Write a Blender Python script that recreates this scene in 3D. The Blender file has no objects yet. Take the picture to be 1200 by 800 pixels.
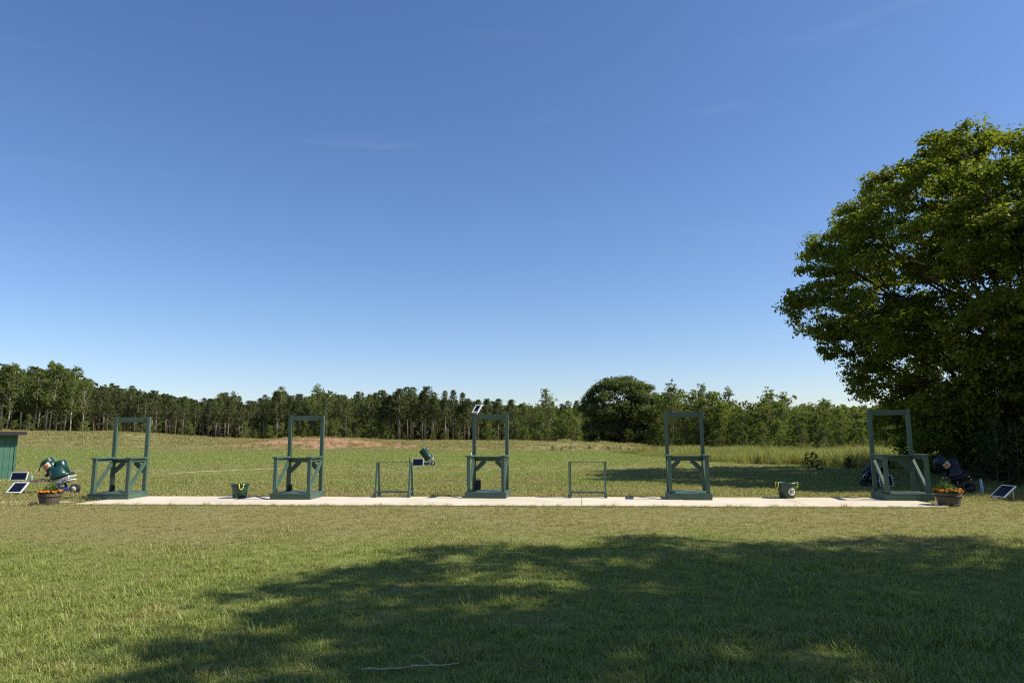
import bpy, math, random
import numpy as np
from mathutils import Vector, Matrix

random.seed(7)
RNG = np.random.default_rng(11)
R = math.radians
scene = bpy.context.scene
COL = scene.collection

# ------------------------------------------------------------------ camera
FPX, EYE = 800.0, 1.55                      # focal length in photo pixels, eye height in metres
PITCH, ROLL = math.atan(114 / 800), math.atan(0.0066)
fwd = Vector((0, math.cos(PITCH), math.sin(PITCH)))
up0 = Vector((0, -math.sin(PITCH), math.cos(PITCH)))
rt0 = Vector((1, 0, 0))
rt = rt0 * math.cos(ROLL) - up0 * math.sin(ROLL)
up = up0 * math.cos(ROLL) + rt0 * math.sin(ROLL)
cam_d = bpy.data.cameras.new('camera')
cam_d.sensor_width = 36
cam_d.lens = 36 * FPX / 1200
cam_d.clip_start, cam_d.clip_end = 0.1, 5000
cam = bpy.data.objects.new('camera', cam_d)
COL.objects.link(cam)
M4 = Matrix((rt, up, -fwd)).transposed().to_4x4()
M4.translation = (0, 0, EYE)
cam.matrix_world = M4
scene.camera = cam

# ------------------------------------------------------------------ sky, sun, exposure
SUN_EL = R(46)
SUN_AZ = math.atan2(0.985, -0.15)
sun_vec = Vector((math.sin(SUN_AZ) * math.cos(SUN_EL), math.cos(SUN_AZ) * math.cos(SUN_EL), math.sin(SUN_EL)))
world = bpy.data.worlds.new('World')
scene.world = world
world.use_nodes = True
wn, wl = world.node_tree.nodes, world.node_tree.links
wn.clear()
sky = wn.new('ShaderNodeTexSky')
sky.sky_type = 'NISHITA'
sky.sun_disc = False
sky.sun_elevation = SUN_EL
sky.sun_rotation = SUN_AZ
sky.altitude = 200
sky.air_density = 1.0
sky.dust_density = 0.6
sky.ozone_density = 2.6
tc = wn.new('ShaderNodeTexCoord')
mp = wn.new('ShaderNodeMapping')
mp.inputs['Scale'].default_value = (1.6, 1.6, 13.0)
mp.inputs['Rotation'].default_value = (0, R(5), 0)
wl.new(tc.outputs['Generated'], mp.inputs['Vector'])
nz = wn.new('ShaderNodeTexNoise')
nz.inputs['Scale'].default_value = 1.7
nz.inputs['Detail'].default_value = 8
nz.inputs['Roughness'].default_value = 0.62
nz.inputs['Distortion'].default_value = 0.7
wl.new(mp.outputs[0], nz.inputs['Vector'])
cr = wn.new('ShaderNodeMapRange')
cr.interpolation_type = 'SMOOTHSTEP'
cr.inputs['From Min'].default_value = 0.56
cr.inputs['From Max'].default_value = 0.80
cr.inputs['To Max'].default_value = 0.07
wl.new(nz.outputs['Fac'], cr.inputs['Value'])
cm = wn.new('ShaderNodeMixRGB')
cm.inputs[2].default_value = (5.2, 6.1, 7.0, 1)       # thin cirrus
wl.new(cr.outputs[0], cm.inputs[0])
hs = wn.new('ShaderNodeHueSaturation')
hs.inputs['Saturation'].default_value = 1.14
hs.inputs['Value'].default_value = 1.0
tn = wn.new('ShaderNodeMixRGB')
tn.blend_type = 'MULTIPLY'
tn.inputs[0].default_value = 1
tn.inputs[2].default_value = (1.05, 1.02, 1.10, 1)
wl.new(sky.outputs[0], tn.inputs[1])
wl.new(tn.outputs[0], hs.inputs['Color'])
wl.new(hs.outputs[0], cm.inputs[1])
bg = wn.new('ShaderNodeBackground')
bg.inputs['Strength'].default_value = 0.075
wl.new(cm.outputs[0], bg.inputs['Color'])
wo = wn.new('ShaderNodeOutputWorld')
wl.new(bg.outputs[0], wo.inputs['Surface'])

sun_d = bpy.data.lights.new('sun', 'SUN')
sun_d.energy = 4.2
sun_d.angle = R(0.53)
sun_d.color = (1.0, 0.93, 0.80)
sun = bpy.data.objects.new('sun', sun_d)
sun.rotation_euler = sun_vec.to_track_quat('Z', 'Y').to_euler()
sun.location = (30, -10, 40)
COL.objects.link(sun)

scene.view_settings.view_transform = 'Standard'
scene.view_settings.look = 'None'
scene.view_settings.exposure = 0.9
scene.view_settings.gamma = 1
scene.view_settings.use_curve_mapping = False
scene.cycles.use_denoising = False
scene.cycles.filter_width = 1.15
scene.cycles.use_adaptive_sampling = False
scene.cycles.max_bounces = 8
scene.cycles.transparent_max_bounces = 8

# ------------------------------------------------------------------ pixel helpers
def ray(px, py):
    d = fwd * FPX + rt * (px - 600) + up * (400 - py)
    return d
def ground(px, py, z=0.0):
    """the point of the level z that the photograph shows at this pixel"""
    d = ray(px, py)
    t = (z - EYE) / d.z
    return Vector((d.x * t, d.y * t, z))
def at_depth(px, py, Y):
    d = ray(px, py)
    t = Y / d.y
    return Vector((d.x * t, Y, EYE + d.z * t))

# ------------------------------------------------------------------ noise + terrain
_perm = np.random.default_rng(3).random((256, 256))
def vnoise(x, y):
    x = np.asarray(x, float); y = np.asarray(y, float)
    xi = np.floor(x).astype(int); yi = np.floor(y).astype(int)
    fx = x - xi; fy = y - yi
    fx = fx * fx * (3 - 2 * fx); fy = fy * fy * (3 - 2 * fy)
    a = _perm[xi % 256, yi % 256]; b = _perm[(xi + 1) % 256, yi % 256]
    c = _perm[xi % 256, (yi + 1) % 256]; d = _perm[(xi + 1) % 256, (yi + 1) % 256]
    return (a * (1 - fx) + b * fx) * (1 - fy) + (c * (1 - fx) + d * fx) * fy
def fbm(x, y, o=3):
    s, a, t = 0, 1, 0
    for k in range(o):
        s = s + a * vnoise(x * 2 ** k + 17 * k, y * 2 ** k + 5 * k); t += a; a *= .5
    return s / t
def sstep(t):
    t = np.clip(t, 0, 1)
    return t * t * (3 - 2 * t)
def terrain(X, Y):
    X = np.asarray(X, float); Y = np.asarray(Y, float)
    u = X / np.maximum(Y, 12)
    zc = np.interp(u, [-.9, -.75, -.6, -.5, -.45, -.25, 0, .1, .2, .3], [4.2, 3.7, 3.2, 2.4, 1.9, 1.25, 0.95, .55, .15, 0])
    z = zc * sstep((Y - 42) / 105)
    z = z + 1.15 * np.exp(-((X + 27) / 10.5) ** 2 - ((Y - 99) / 8) ** 2)
    z = z + 0.8 * np.exp(-((X - 8) / 8.5) ** 2 - ((Y - 92) / 7) ** 2)
    z = z + 0.7 * np.exp(-((X + 62) / 20) ** 2 - ((Y - 112) / 9) ** 2)
    far = sstep((Y - 58) / 25)
    z = z + far * .28 * (fbm(X * .35, Y * .35) - .5)
    near = sstep((14.0 - Y) / 4) + sstep((Y - 19) / 6) * (1 - far)
    z = z + near * .06 * (fbm(X * .5 + 9, Y * .5) - .5)
    return z
def tz(x, y):
    return float(terrain(x, y))

# ------------------------------------------------------------------ materials
def new_mat(name):
    m = bpy.data.materials.new(name)
    m.use_nodes = True
    n, l = m.node_tree.nodes, m.node_tree.links
    n.clear()
    out = n.new('ShaderNodeOutputMaterial')
    return m, n, l, out
def noise(n, l, vec, scale, detail=4, rough=.55):
    t = n.new('ShaderNodeTexNoise')
    t.inputs['Scale'].default_value = scale
    t.inputs['Detail'].default_value = detail
    t.inputs['Roughness'].default_value = rough
    if vec is not None: l.new(vec, t.inputs['Vector'])
    return t.outputs['Fac']
def maprange(n, l, v, a, b, c=0., d=1., smooth=True):
    t = n.new('ShaderNodeMapRange')
    if smooth: t.interpolation_type = 'SMOOTHSTEP'
    for k, x in zip(('From Min', 'From Max', 'To Min', 'To Max'), (a, b, c, d)): t.inputs[k].default_value = x
    l.new(v, t.inputs['Value'])
    return t.outputs[0]
def mathn(n, l, op, a, b=None):
    t = n.new('ShaderNodeMath'); t.operation = op
    for k, x in enumerate((a, b)):
        if x is None: continue
        if isinstance(x, (int, float)): t.inputs[k].default_value = x
        else: l.new(x, t.inputs[k])
    return t.outputs[0]
def mixc(n, l, f, a, b, blend='MIX'):
    t = n.new('ShaderNodeMixRGB'); t.blend_type = blend
    for k, x in enumerate((f, a, b)):
        if isinstance(x, (int, float)): t.inputs[k].default_value = x
        elif isinstance(x, tuple): t.inputs[k].default_value = (*x, 1)
        else: l.new(x, t.inputs[k])
    return t.outputs[0]
def plain(name, col, rough=.6, metal=0., var=.25, scale=6., spec=.4, bump=0.):
    m, n, l, out = new_mat(name)
    tcx = n.new('ShaderNodeTexCoord')
    f = noise(n, l, tcx.outputs['Object'], scale, 6, .65)
    f = maprange(n, l, f, .25, .75, 1 - var, 1 + var, False)
    c = mixc(n, l, 1., col, f, 'MULTIPLY')
    p = n.new('ShaderNodeBsdfPrincipled')
    p.inputs['Roughness'].default_value = rough
    p.inputs['Metallic'].default_value = metal
    p.inputs['Specular IOR Level'].default_value = spec
    l.new(c, p.inputs['Base Color'])
    if bump:
        b = n.new('ShaderNodeBump'); b.inputs['Strength'].default_value = bump; b.inputs['Distance'].default_value = .01
        l.new(noise(n, l, tcx.outputs['Object'], scale * 6, 5), b.inputs['Height']); l.new(b.outputs[0], p.inputs['Normal'])
    l.new(p.outputs[0], out.inputs['Surface'])
    return m
def painted_wood(name, col, worn, amount):
    m, n, l, out = new_mat(name)
    tcx = n.new('ShaderNodeTexCoord'); oi = n.new('ShaderNodeObjectInfo')
    mpn = n.new('ShaderNodeMapping'); mpn.inputs['Scale'].default_value = (14, 14, 2.2)
    l.new(tcx.outputs['Object'], mpn.inputs['Vector'])
    g = noise(n, l, mpn.outputs[0], 4, 8, .7)
    big = noise(n, l, tcx.outputs['Object'], 3.1, 4)
    shade = maprange(n, l, g, .3, .7, .78, 1.18, False)
    shade2 = maprange(n, l, big, .3, .7, .82, 1.15, False)
    rnd = maprange(n, l, oi.outputs['Random'], 0, 1, .86, 1.12, False)
    c = mixc(n, l, 1., col, shade, 'MULTIPLY'); c = mixc(n, l, 1., c, shade2, 'MULTIPLY'); c = mixc(n, l, 1., c, rnd, 'MULTIPLY')
    w = noise(n, l, mpn.outputs[0], 9, 6, .75)
    wm = maprange(n, l, w, .64, .72, 0, amount)
    c = mixc(n, l, wm, c, worn)
    p = n.new('ShaderNodeBsdfPrincipled'); p.inputs['Roughness'].default_value = .55; p.inputs['Specular IOR Level'].default_value = .35
    l.new(c, p.inputs['Base Color'])
    b = n.new('ShaderNodeBump'); b.inputs['Strength'].default_value = .35; b.inputs['Distance'].default_value = .004
    l.new(g, b.inputs['Height']); l.new(b.outputs[0], p.inputs['Normal'])
    l.new(p.outputs[0], out.inputs['Surface'])
    return m
def foliage(name, ca, cb, trans=.35, scale=.9, ranger=.25, rough=.5, gloss=.25):
    m, n, l, out = new_mat(name)
    ge = n.new('ShaderNodeNewGeometry'); oi = n.new('ShaderNodeObjectInfo')
    f = noise(n, l, ge.outputs['Position'], scale, 3)
    f = maprange(n, l, f, .3, .7)
    f2 = mathn(n, l, 'ADD', mathn(n, l, 'MULTIPLY', f, .5), mathn(n, l, 'MULTIPLY', ge.outputs['Random Per Island'], .5))
    c = mixc(n, l, f2, ca, cb)
    rnd = maprange(n, l, oi.outputs['Random'], 0, 1, 1 - ranger, 1 + ranger, False)
    c = mixc(n, l, 1., c, rnd, 'MULTIPLY')
    p = n.new('ShaderNodeBsdfPrincipled'); p.inputs['Roughness'].default_value = rough; p.inputs['Specular IOR Level'].default_value = gloss
    l.new(c, p.inputs['Base Color'])
    t = n.new('ShaderNodeBsdfTranslucent')
    tcx = mixc(n, l, 1., c, (1.25, 1.35, .55), 'MULTIPLY')
    l.new(tcx, t.inputs['Color'])
    mx = n.new('ShaderNodeMixShader'); mx.inputs[0].default_value = trans
    l.new(p.outputs[0], mx.inputs[1]); l.new(t.outputs[0], mx.inputs[2]); l.new(mx.outputs[0], out.inputs['Surface'])
    return m
def bark(name, ca, cb):
    m, n, l, out = new_mat(name)
    tcx = n.new('ShaderNodeTexCoord'); oi = n.new('ShaderNodeObjectInfo')
    mpn = n.new('ShaderNodeMapping'); mpn.inputs['Scale'].default_value = (5, 5, 1)
    l.new(tcx.outputs['Object'], mpn.inputs['Vector'])
    g = noise(n, l, mpn.outputs[0], 1.6, 6, .7)
    c = mixc(n, l, maprange(n, l, g, .3, .7), ca, cb)
    c = mixc(n, l, 1., c, maprange(n, l, oi.outputs['Random'], 0, 1, .75, 1.25, False), 'MULTIPLY')
    p = n.new('ShaderNodeBsdfPrincipled'); p.inputs['Roughness'].default_value = .9; p.inputs['Specular IOR Level'].default_value = .15
    l.new(c, p.inputs['Base Color'])
    b = n.new('ShaderNodeBump'); b.inputs['Strength'].default_value = .6; b.inputs['Distance'].default_value = .03
    l.new(g, b.inputs['Height']); l.new(b.outputs[0], p.inputs['Normal'])
    l.new(p.outputs[0], out.inputs['Surface'])
    return m

def turf_colour(n, l):
    """colour of the turf by place: dry mown strip by the path, green lawn, rough field, bare red soil"""
    ge = n.new('ShaderNodeNewGeometry')
    sp = n.new('ShaderNodeSeparateXYZ'); l.new(ge.outputs['Position'], sp.inputs[0])
    X, Y = sp.outputs[0], sp.outputs[1]
    n1 = noise(n, l, ge.outputs['Position'], .22, 4)
    n2 = noise(n, l, ge.outputs['Position'], 1.3, 5)
    n3 = noise(n, l, ge.outputs['Position'], .06, 3)
    Yw = mathn(n, l, 'ADD', Y, mathn(n, l, 'MULTIPLY', mathn(n, l, 'SUBTRACT', n1, .5), 12))
    green, dry = (.190, .225, .056), (.250, .218, .094)
    olive, lush = (.225, .215, .082), (.205, .240, .070)
    straw, rough = (.290, .240, .115), (.190, .185, .072)
    # foreground -> dry strip in front of the path
    f_dry = mathn(n, l, 'MULTIPLY', maprange(n, l, Yw, 8.5, 13.5), maprange(n, l, Yw, 26, 19))
    c = mixc(n, l, mathn(n, l, 'MULTIPLY', f_dry, .85), green, dry)
    # patchy
    c = mixc(n, l, mathn(n, l, 'MULTIPLY', maprange(n, l, n2, .50, .70), .5), c, dry)
    c2 = mixc(n, l, maprange(n, l, n1, .4, .62), olive, lush)
    n4 = noise(n, l, ge.outputs['Position'], .55, 6, .7)
    c2 = mixc(n, l, maprange(n, l, n4, .50, .68, 0, .55), c2, straw)
    c = mixc(n, l, maprange(n, l, Yw, 17.5, 26), c, c2)
    c = mixc(n, l, maprange(n, l, Yw, 40, 48), c, mixc(n, l, maprange(n, l, n4, .50, .70, 0, .5), lush, olive))
    c3 = mixc(n, l, maprange(n, l, n2, .35, .65), straw, rough)
    c = mixc(n, l, mathn(n, l, 'MULTIPLY', maprange(n, l, mathn(n, l, 'ADD', Y, mathn(n, l, 'MULTIPLY', n3, 14)), 76, 86), .9), c, c3)
    # bare red soil on the low bank
    dx = mathn(n, l, 'DIVIDE', mathn(n, l, 'ADD', X, 24), 17)
    dy = mathn(n, l, 'DIVIDE', mathn(n, l, 'SUBTRACT', Y, 93), 8)
    rr = mathn(n, l, 'ADD', mathn(n, l, 'MULTIPLY', dx, dx), mathn(n, l, 'MULTIPLY', dy, dy))
    soil = maprange(n, l, mathn(n, l, 'ADD', rr, mathn(n, l, 'MULTIPLY', mathn(n, l, 'SUBTRACT', n2, .5), 3.2)), 1.0, .35, 0, .9)
    return ge, c, soil, n2

def make_turf_ground():
    m, n, l, out = new_mat('turf_ground')
    ge, c, soil, n2 = turf_colour(n, l)
    fine = noise(n, l, ge.outputs['Position'], 26, 6, .7)
    c = mixc(n, l, 1., c, maprange(n, l, fine, .3, .7, .42, 1.15, False), 'MULTIPLY')
    c = mixc(n, l, soil, c, (.30, .175, .105))
    p = n.new('ShaderNodeBsdfPrincipled'); p.inputs['Roughness'].default_value = .95; p.inputs['Specular IOR Level'].default_value = .1
    l.new(c, p.inputs['Base Color'])
    b = n.new('ShaderNodeBump'); b.inputs['Strength'].default_value = .8; b.inputs['Distance'].default_value = .04
    l.new(fine, b.inputs['Height']); l.new(b.outputs[0], p.inputs['Normal'])
    l.new(p.outputs[0], out.inputs['Surface'])
    return m
def make_turf_blade(name, bright=1.0, tint=(1, 1, 1)):
    m, n, l, out = new_mat(name)
    ge, c, soil, n2 = turf_colour(n, l)
    c = mixc(n, l, 1., c, tuple(bright * t for t in tint), 'MULTIPLY')
    r = ge.outputs['Random Per Island']
    c = mixc(n, l, 1., c, maprange(n, l, r, 0, 1, .55, 1.6, False), 'MULTIPLY')
    c = mixc(n, l, maprange(n, l, r, .86, .90, 0, .75), c, (.34, .29, .15))       # dead blades
    c = mixc(n, l, mathn(n, l, 'MULTIPLY', soil, .5), c, (.27, .17, .085))
    p = n.new('ShaderNodeBsdfPrincipled'); p.inputs['Roughness'].default_value = .45; p.inputs['Specular IOR Level'].default_value = .3
    l.new(c, p.inputs['Base Color'])
    t = n.new('ShaderNodeBsdfTranslucent'); l.new(mixc(n, l, 1., c, (1.2, 1.3, .6), 'MULTIPLY'), t.inputs['Color'])
    mx = n.new('ShaderNodeMixShader'); mx.inputs[0].default_value = .38
    l.new(p.outputs[0], mx.inputs[1]); l.new(t.outputs[0], mx.inputs[2]); l.new(mx.outputs[0], out.inputs['Surface'])
    return m

def make_concrete():
    m, n, l, out = new_mat('concrete')
    ge = n.new('ShaderNodeNewGeometry'); oi = n.new('ShaderNodeObjectInfo')
    a = noise(n, l, ge.outputs['Position'], 1.1, 5, .6); b = noise(n, l, ge.outputs['Position'], 40, 5, .7); d = noise(n, l, ge.outputs['Position'], 4.5, 6, .7)
    c = mixc(n, l, maprange(n, l, a, .3, .7), (.47, .415, .32), (.55, .495, .40))
    c = mixc(n, l, 1., c, maprange(n, l, b, .25, .75, .86, 1.1, False), 'MULTIPLY')
    c = mixc(n, l, maprange(n, l, d, .60, .74, 0, .45), c, (.33, .26, .17))
    c = mixc(n, l, 1., c, maprange(n, l, oi.outputs['Random'], 0, 1, .93, 1.05, False), 'MULTIPLY')
    p = n.new('ShaderNodeBsdfPrincipled'); p.inputs['Roughness'].default_value = .9; p.inputs['Specular IOR Level'].default_value = .2
    l.new(c, p.inputs['Base Color'])
    bp = n.new('ShaderNodeBump'); bp.inputs['Strength'].default_value = .3; bp.inputs['Distance'].default_value = .004
    l.new(b, bp.inputs['Height']); l.new(bp.outputs[0], p.inputs['Normal'])
    l.new(p.outputs[0], out.inputs['Surface'])
    return m

MAT = dict(
    turf=make_turf_ground(), blade=make_turf_blade('lawn_blade', 1.1), blade_far=make_turf_blade('field_blade', 1.1),
    weed=foliage('weed', (.19, .21, .055), (.31, .29, .105), .35, .4, .1),
    concrete=make_concrete(),
    green=painted_wood('green_paint', (.060, .104, .076), (.16, .15, .11), .35),
    shed_green=painted_wood('shed_paint', (.060, .150, .100), (.12, .14, .10), .3),
    raw_wood=painted_wood('bare_wood', (.42, .29, .14), (.3, .2, .1), .3),
    roof=plain('roof_felt', (.022, .020, .026), .8, 0, .3, 8),
    drum=plain('green_plastic', (.006, .040, .034), .28, 0, .12, 3, .5),
    shaded_drum=plain('shaded_navy_plastic', (.005, .011, .022), .5, 0, .12, 3, .5),  # navy cover, darkened further to imitate the tree shade
    bucket=plain('bucket_plastic', (.012, .050, .030), .35, 0, .12, 3, .5),
    black=plain('black_plastic', (.012, .012, .014), .45, 0, .2, 8),
    rubber=plain('rubber', (.018, .018, .018), .8, 0, .2, 20),
    steel=plain('zinc_steel', (.55, .56, .58), .35, .7, .2, 12),
    white=plain('white_enamel', (.62, .62, .62), .45, 0, .1, 8),
    blue=plain('blue_enamel', (.035, .045, .22), .4, 0, .15, 8),
    alu=plain('panel_frame', (.68, .69, .70), .4, .25, .08, 8),
    backsheet=plain('panel_backsheet', (.05, .055, .075), .35, 0, .1, 8),
    cell=plain('solar_cell', (.008, .009, .022), .25, 0, .2, 12, .25),
    orange_label=plain('orange_label', (.62, .16, .07), .5, 0, .2, 30),
    cream=plain('cream_print', (.62, .56, .42), .5, 0, .1, 10),
    dark_red=plain('dark_red_print', (.20, .03, .03), .5, 0, .1, 10),
    navy_print=plain('navy_print', (.02, .025, .09), .5, 0, .1, 10),
    gold=plain('gold_print', (.55, .36, .08), .5, 0, .1, 10),
    yellow=plain('yellow_rope', (.62, .50, .06), .7, 0, .2, 30),
    tube=plain('pale_blue_tube', (.22, .36, .52), .35, 0, .15, 8),
    barrel=painted_wood('weathered_oak', (.105, .088, .066), (.05, .042, .034), .8),
    hoop=plain('rusty_hoop', (.055, .045, .040), .7, .4, .35, 20),
    soil=plain('potting_soil', (.022, .015, .010), .95, 0, .4, 30, .1, .5),
    petal=foliage('orange_petal', (.75, .20, .012), (.85, .34, .02), .25, 9, .1),
    white_petal=foliage('white_petal', (.7, .68, .6), (.75, .72, .62), .25, 9, .05),
    plant=foliage('plant_leaf', (.040, .085, .018), (.085, .135, .030), .3, 5, .15),
    oak=foliage('broad_leaf', (.075, .112, .015), (.260, .275, .042), .40, .55, .05, .65, .10),  # pale end raised so leaf clumps look sunlit against the dark ones
    hard=foliage('hardwood_leaf', (.084, .120, .032), (.165, .190, .060), .36, .35, .28, .7, .08),
    thick=foliage('thicket_leaf', (.098, .140, .030), (.200, .225, .056), .38, .35, .30, .7, .08),
    dusk=foliage('dome_leaf', (.080, .112, .036), (.150, .175, .066), .28, .35, .18, .7, .08),
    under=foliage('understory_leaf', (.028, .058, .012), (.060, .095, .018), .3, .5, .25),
    pine=foliage('pine_needle', (.062, .084, .034), (.115, .130, .050), .26, .4, .25, .7, .06),
    bark_oak=bark('oak_bark', (.06, .05, .04), (.12, .105, .085)),
    bark_pine=bark('pine_bark', (.13, .10, .08), (.25, .21, .175)),
    bark_pale=bark('pale_bark', (.30, .27, .20), (.46, .42, .33)),
    twig=plain('dry_stick', (.42, .34, .22), .8, 0, .3, 20),
    mow_line=plain('tan_mow_line', (.34, .31, .19), .8, 0, .2, 20),
    rubble=plain('dark_earth', (.075, .055, .045), .95, 0, .5, 9, .1, .6),
)

# ------------------------------------------------------------------ mesh helpers
class MB:
    def __init__(self): self.v, self.f = [], []
    def add(self, vs, fs):
        o = len(self.v); self.v += [tuple(p) for p in vs]; self.f += [tuple(i + o for i in f) for f in fs]; return self
    def box(self, c, s, rot=None, ch=0.0):
        c = Vector(c); hx, hy, hz = s[0] / 2, s[1] / 2, s[2] / 2
        vs = [Vector((x, y, z)) for x in (-hx, hx) for y in (-hy, hy) for z in (-hz, hz)]
        if rot is not None: vs = [rot @ v for v in vs]
        return self.add([c + v for v in vs], [(0, 1, 3, 2), (4, 6, 7, 5), (0, 4, 5, 1), (2, 3, 7, 6), (0, 2, 6, 4), (1, 5, 7, 3)])
    def bar(self, p0, p1, w, h, side=Vector((1, 0, 0))):
        p0, p1 = Vector(p0), Vector(p1); d = (p1 - p0).normalized()
        s = (side - d * side.dot(d)).normalized(); t = d.cross(s)
        rot = Matrix((s, d, -t)).transposed()
        return self.box((p0 + p1) / 2, (w, (p1 - p0).length, h), rot)
    def cone(self, p0, p1, r0, r1, n=16, caps=True):
        p0, p1 = Vector(p0), Vector(p1); d = (p1 - p0).normalized()
        a = Vector((0, 0, 1)) if abs(d.z) < .9 else Vector((1, 0, 0))
        s = d.cross(a).normalized(); t = d.cross(s)
        vs = []
        for p, r in ((p0, r0), (p1, r1)):
            for k in range(n):
                th = 2 * math.pi * k / n; vs.append(p + s * (r * math.cos(th)) + t * (r * math.sin(th)))
        fs = [(k, (k + 1) % n, n + (k + 1) % n, n + k) for k in range(n)]
        if caps: fs += [tuple(reversed(range(n))), tuple(range(n, 2 * n))]
        return self.add(vs, fs)
    def tube(self, pts, rad, n=8):
        pts = [Vector(p) for p in pts]; vs, fs = [], []
        m = len(pts)
        rads = rad if hasattr(rad, '__len__') else [rad] * m
        ref = Vector((0.31, 0.17, 0.93))
        for i, p in enumerate(pts):
            d = (pts[min(i + 1, m - 1)] - pts[max(i - 1, 0)]).normalized()
            a = ref if abs(d.dot(ref)) < .95 else Vector((1, 0, 0))
            s = d.cross(a).normalized(); t = d.cross(s)
            for k in range(n):
                th = 2 * math.pi * k / n; vs.append(p + s * (rads[i] * math.cos(th)) + t * (rads[i] * math.sin(th)))
        for i in range(m - 1):
            for k in range(n):
                fs.append((i * n + k, i * n + (k + 1) % n, (i + 1) * n + (k + 1) % n, (i + 1) * n + k))
        fs += [tuple(reversed(range(n))), tuple(range((m - 1) * n, m * n))]
        return self.add(vs, fs)
    def lathe(self, prof, n=24, mat=None, ripple=0.0):
        vs, fs = [], []
        for r, z in prof:
            for k in range(n):
                th = 2 * math.pi * k / n; rr = r * (1 - (ripple if k % 3 == 0 else 0))
                vs.append(Vector((rr * math.cos(th), rr * math.sin(th), z)))
        for i in range(len(prof) - 1):
            for k in range(n):
                fs.append((i * n + k, i * n + (k + 1) % n, (i + 1) * n + (k + 1) % n, (i + 1) * n + k))
        fs += [tuple(reversed(range(n))), tuple(range((len(prof) - 1) * n, len(prof) * n))]
        if mat is not None: vs = [mat @ v for v in vs]
        return self.add(vs, fs)
    def build(self, name, mat, parent=None, smooth=False):
        me = bpy.data.meshes.new(name); me.from_pydata(self.v, [], self.f); me.validate()
        if smooth:
            me.polygons.foreach_set('use_smooth', [len(p.vertices) <= 4 for p in me.polygons])
        me.update()
        return link(name, me, mat, parent)
def link(name, me, mat, parent=None):
    if mat is not None and not me.materials: me.materials.append(MAT[mat] if isinstance(mat, str) else mat)
    o = bpy.data.objects.new(name, me); COL.objects.link(o)
    if parent is not None: o.parent = parent
    return o
def empty(name, loc, rz=0, sc=1.0):
    o = bpy.data.objects.new(name, None); COL.objects.link(o)
    o.empty_display_size = .1; o.location = loc; o.rotation_euler = (0, 0, rz); o.scale = (sc, sc, sc)
    return o
def tag(o, label=None, cat=None, group=None, kind=None):
    for k, v in (('label', label), ('category', cat), ('group', group), ('kind', kind)):
        if v: o[k] = v
    return o
KIDS = {}
def copy_tree(o, parent=None):
    c = o.copy(); COL.objects.link(c)
    if parent is not None: c.parent = parent
    for ch in o.children: copy_tree(ch, c)
    return c
def np_mesh(name, V, F):
    """V (n,3), F (m,k) arrays -> mesh"""
    me = bpy.data.meshes.new(name)
    m, k = F.shape
    me.vertices.add(len(V)); me.vertices.foreach_set('co', np.ascontiguousarray(V, np.float32).ravel())
    me.loops.add(m * k); me.loops.foreach_set('vertex_index', np.ascontiguousarray(F, np.int32).ravel())
    me.polygons.add(m); me.polygons.foreach_set('loop_start', np.arange(0, m * k, k, dtype=np.int32))
    me.update(calc_edges=True)
    return me

# ------------------------------------------------------------------ ground
def nonuni(segs):
    out = [segs[0][0]]
    for a, b, s in segs:
        n = max(1, int(round((b - a) / s))); out += list(np.linspace(a, b, n + 1)[1:])
    return np.array(out)
gx = nonuni([(-1500, -300, 150), (-300, -140, 20), (-140, -70, 2.5), (-70, -24, 1.2), (-24, 24, .5), (24, 60, 1.2), (60, 140, 4), (140, 300, 20), (300, 1500, 150)])
gy = nonuni([(-800, -100, 100), (-100, -10, 10), (-10, 32, .5), (32, 130, 1.1), (130, 260, 5), (260, 500, 30), (500, 2500, 200)])
GX, GY = np.meshgrid(gx, gy)
GZ = terrain(GX, GY)
V = np.stack([GX.ravel(), GY.ravel(), GZ.ravel()], 1)
nx, ny = len(gx), len(gy)
ii = (np.arange(ny - 1)[:, None] * nx + np.arange(nx - 1)[None, :]).ravel()
F = np.stack([ii, ii + 1, ii + nx + 1, ii + nx], 1)
me = np_mesh('ground', V, F)
me.polygons.foreach_set('use_smooth', np.ones(len(me.polygons), bool))
tag(link('ground', me, 'turf'), 'grassy range field rising gently to the far wood', 'field', kind='structure')

# ------------------------------------------------------------------ concrete path of cast slabs
PF0, PF1 = ground(84, 591.6), ground(1113, 595.2)          # front edge, left and right end
ax = (PF1 - PF0).normalized(); nrm = Vector((-ax.y, ax.x, 0)); PLEN = (PF1 - PF0).length; PW = 2.35
path = empty('path', PF0, math.atan2(ax.y, ax.x))
tag(path, 'pale concrete path of cast slabs under the shooting stands', 'path', kind='structure')
def slab_mesh(x0, x1, w0, w1, t, jag=0.0):
    mb = MB(); N = 14
    top, bot = [], []
    def ring(z, inset):
        r = []
        for k in range(N + 1): r.append((x0 + inset + (x1 - x0 - 2 * inset) * k / N, w0 + inset + random.uniform(-jag, jag), z))
        for k in range(N + 1): r.append((x1 - inset - (x1 - x0 - 2 * inset) * k / N, w1 - inset + random.uniform(-jag, jag), z))
        return r
    a, b = ring(-.08, 0), ring(t - .008, 0); c = [(p[0], p[1] + (.008 if i <= N else -.008), t) for i, p in enumerate(b)]
    n = len(a); vs = a + b + c
    fs = [(k, (k + 1) % n, n + (k + 1) % n, n + k) for k in range(n)] + [(n + k, n + (k + 1) % n, 2 * n + (k + 1) % n, 2 * n + k) for k in range(n)] + [tuple(range(2 * n, 3 * n))]
    mb.add(vs, fs); return mb
joints = [0.0]
jx = (ground(563, 588) - PF0).dot(ax)
step = jx / 4
joints = [step * k for k in range(10) if step * k < PLEN - .8] + [PLEN]
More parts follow.
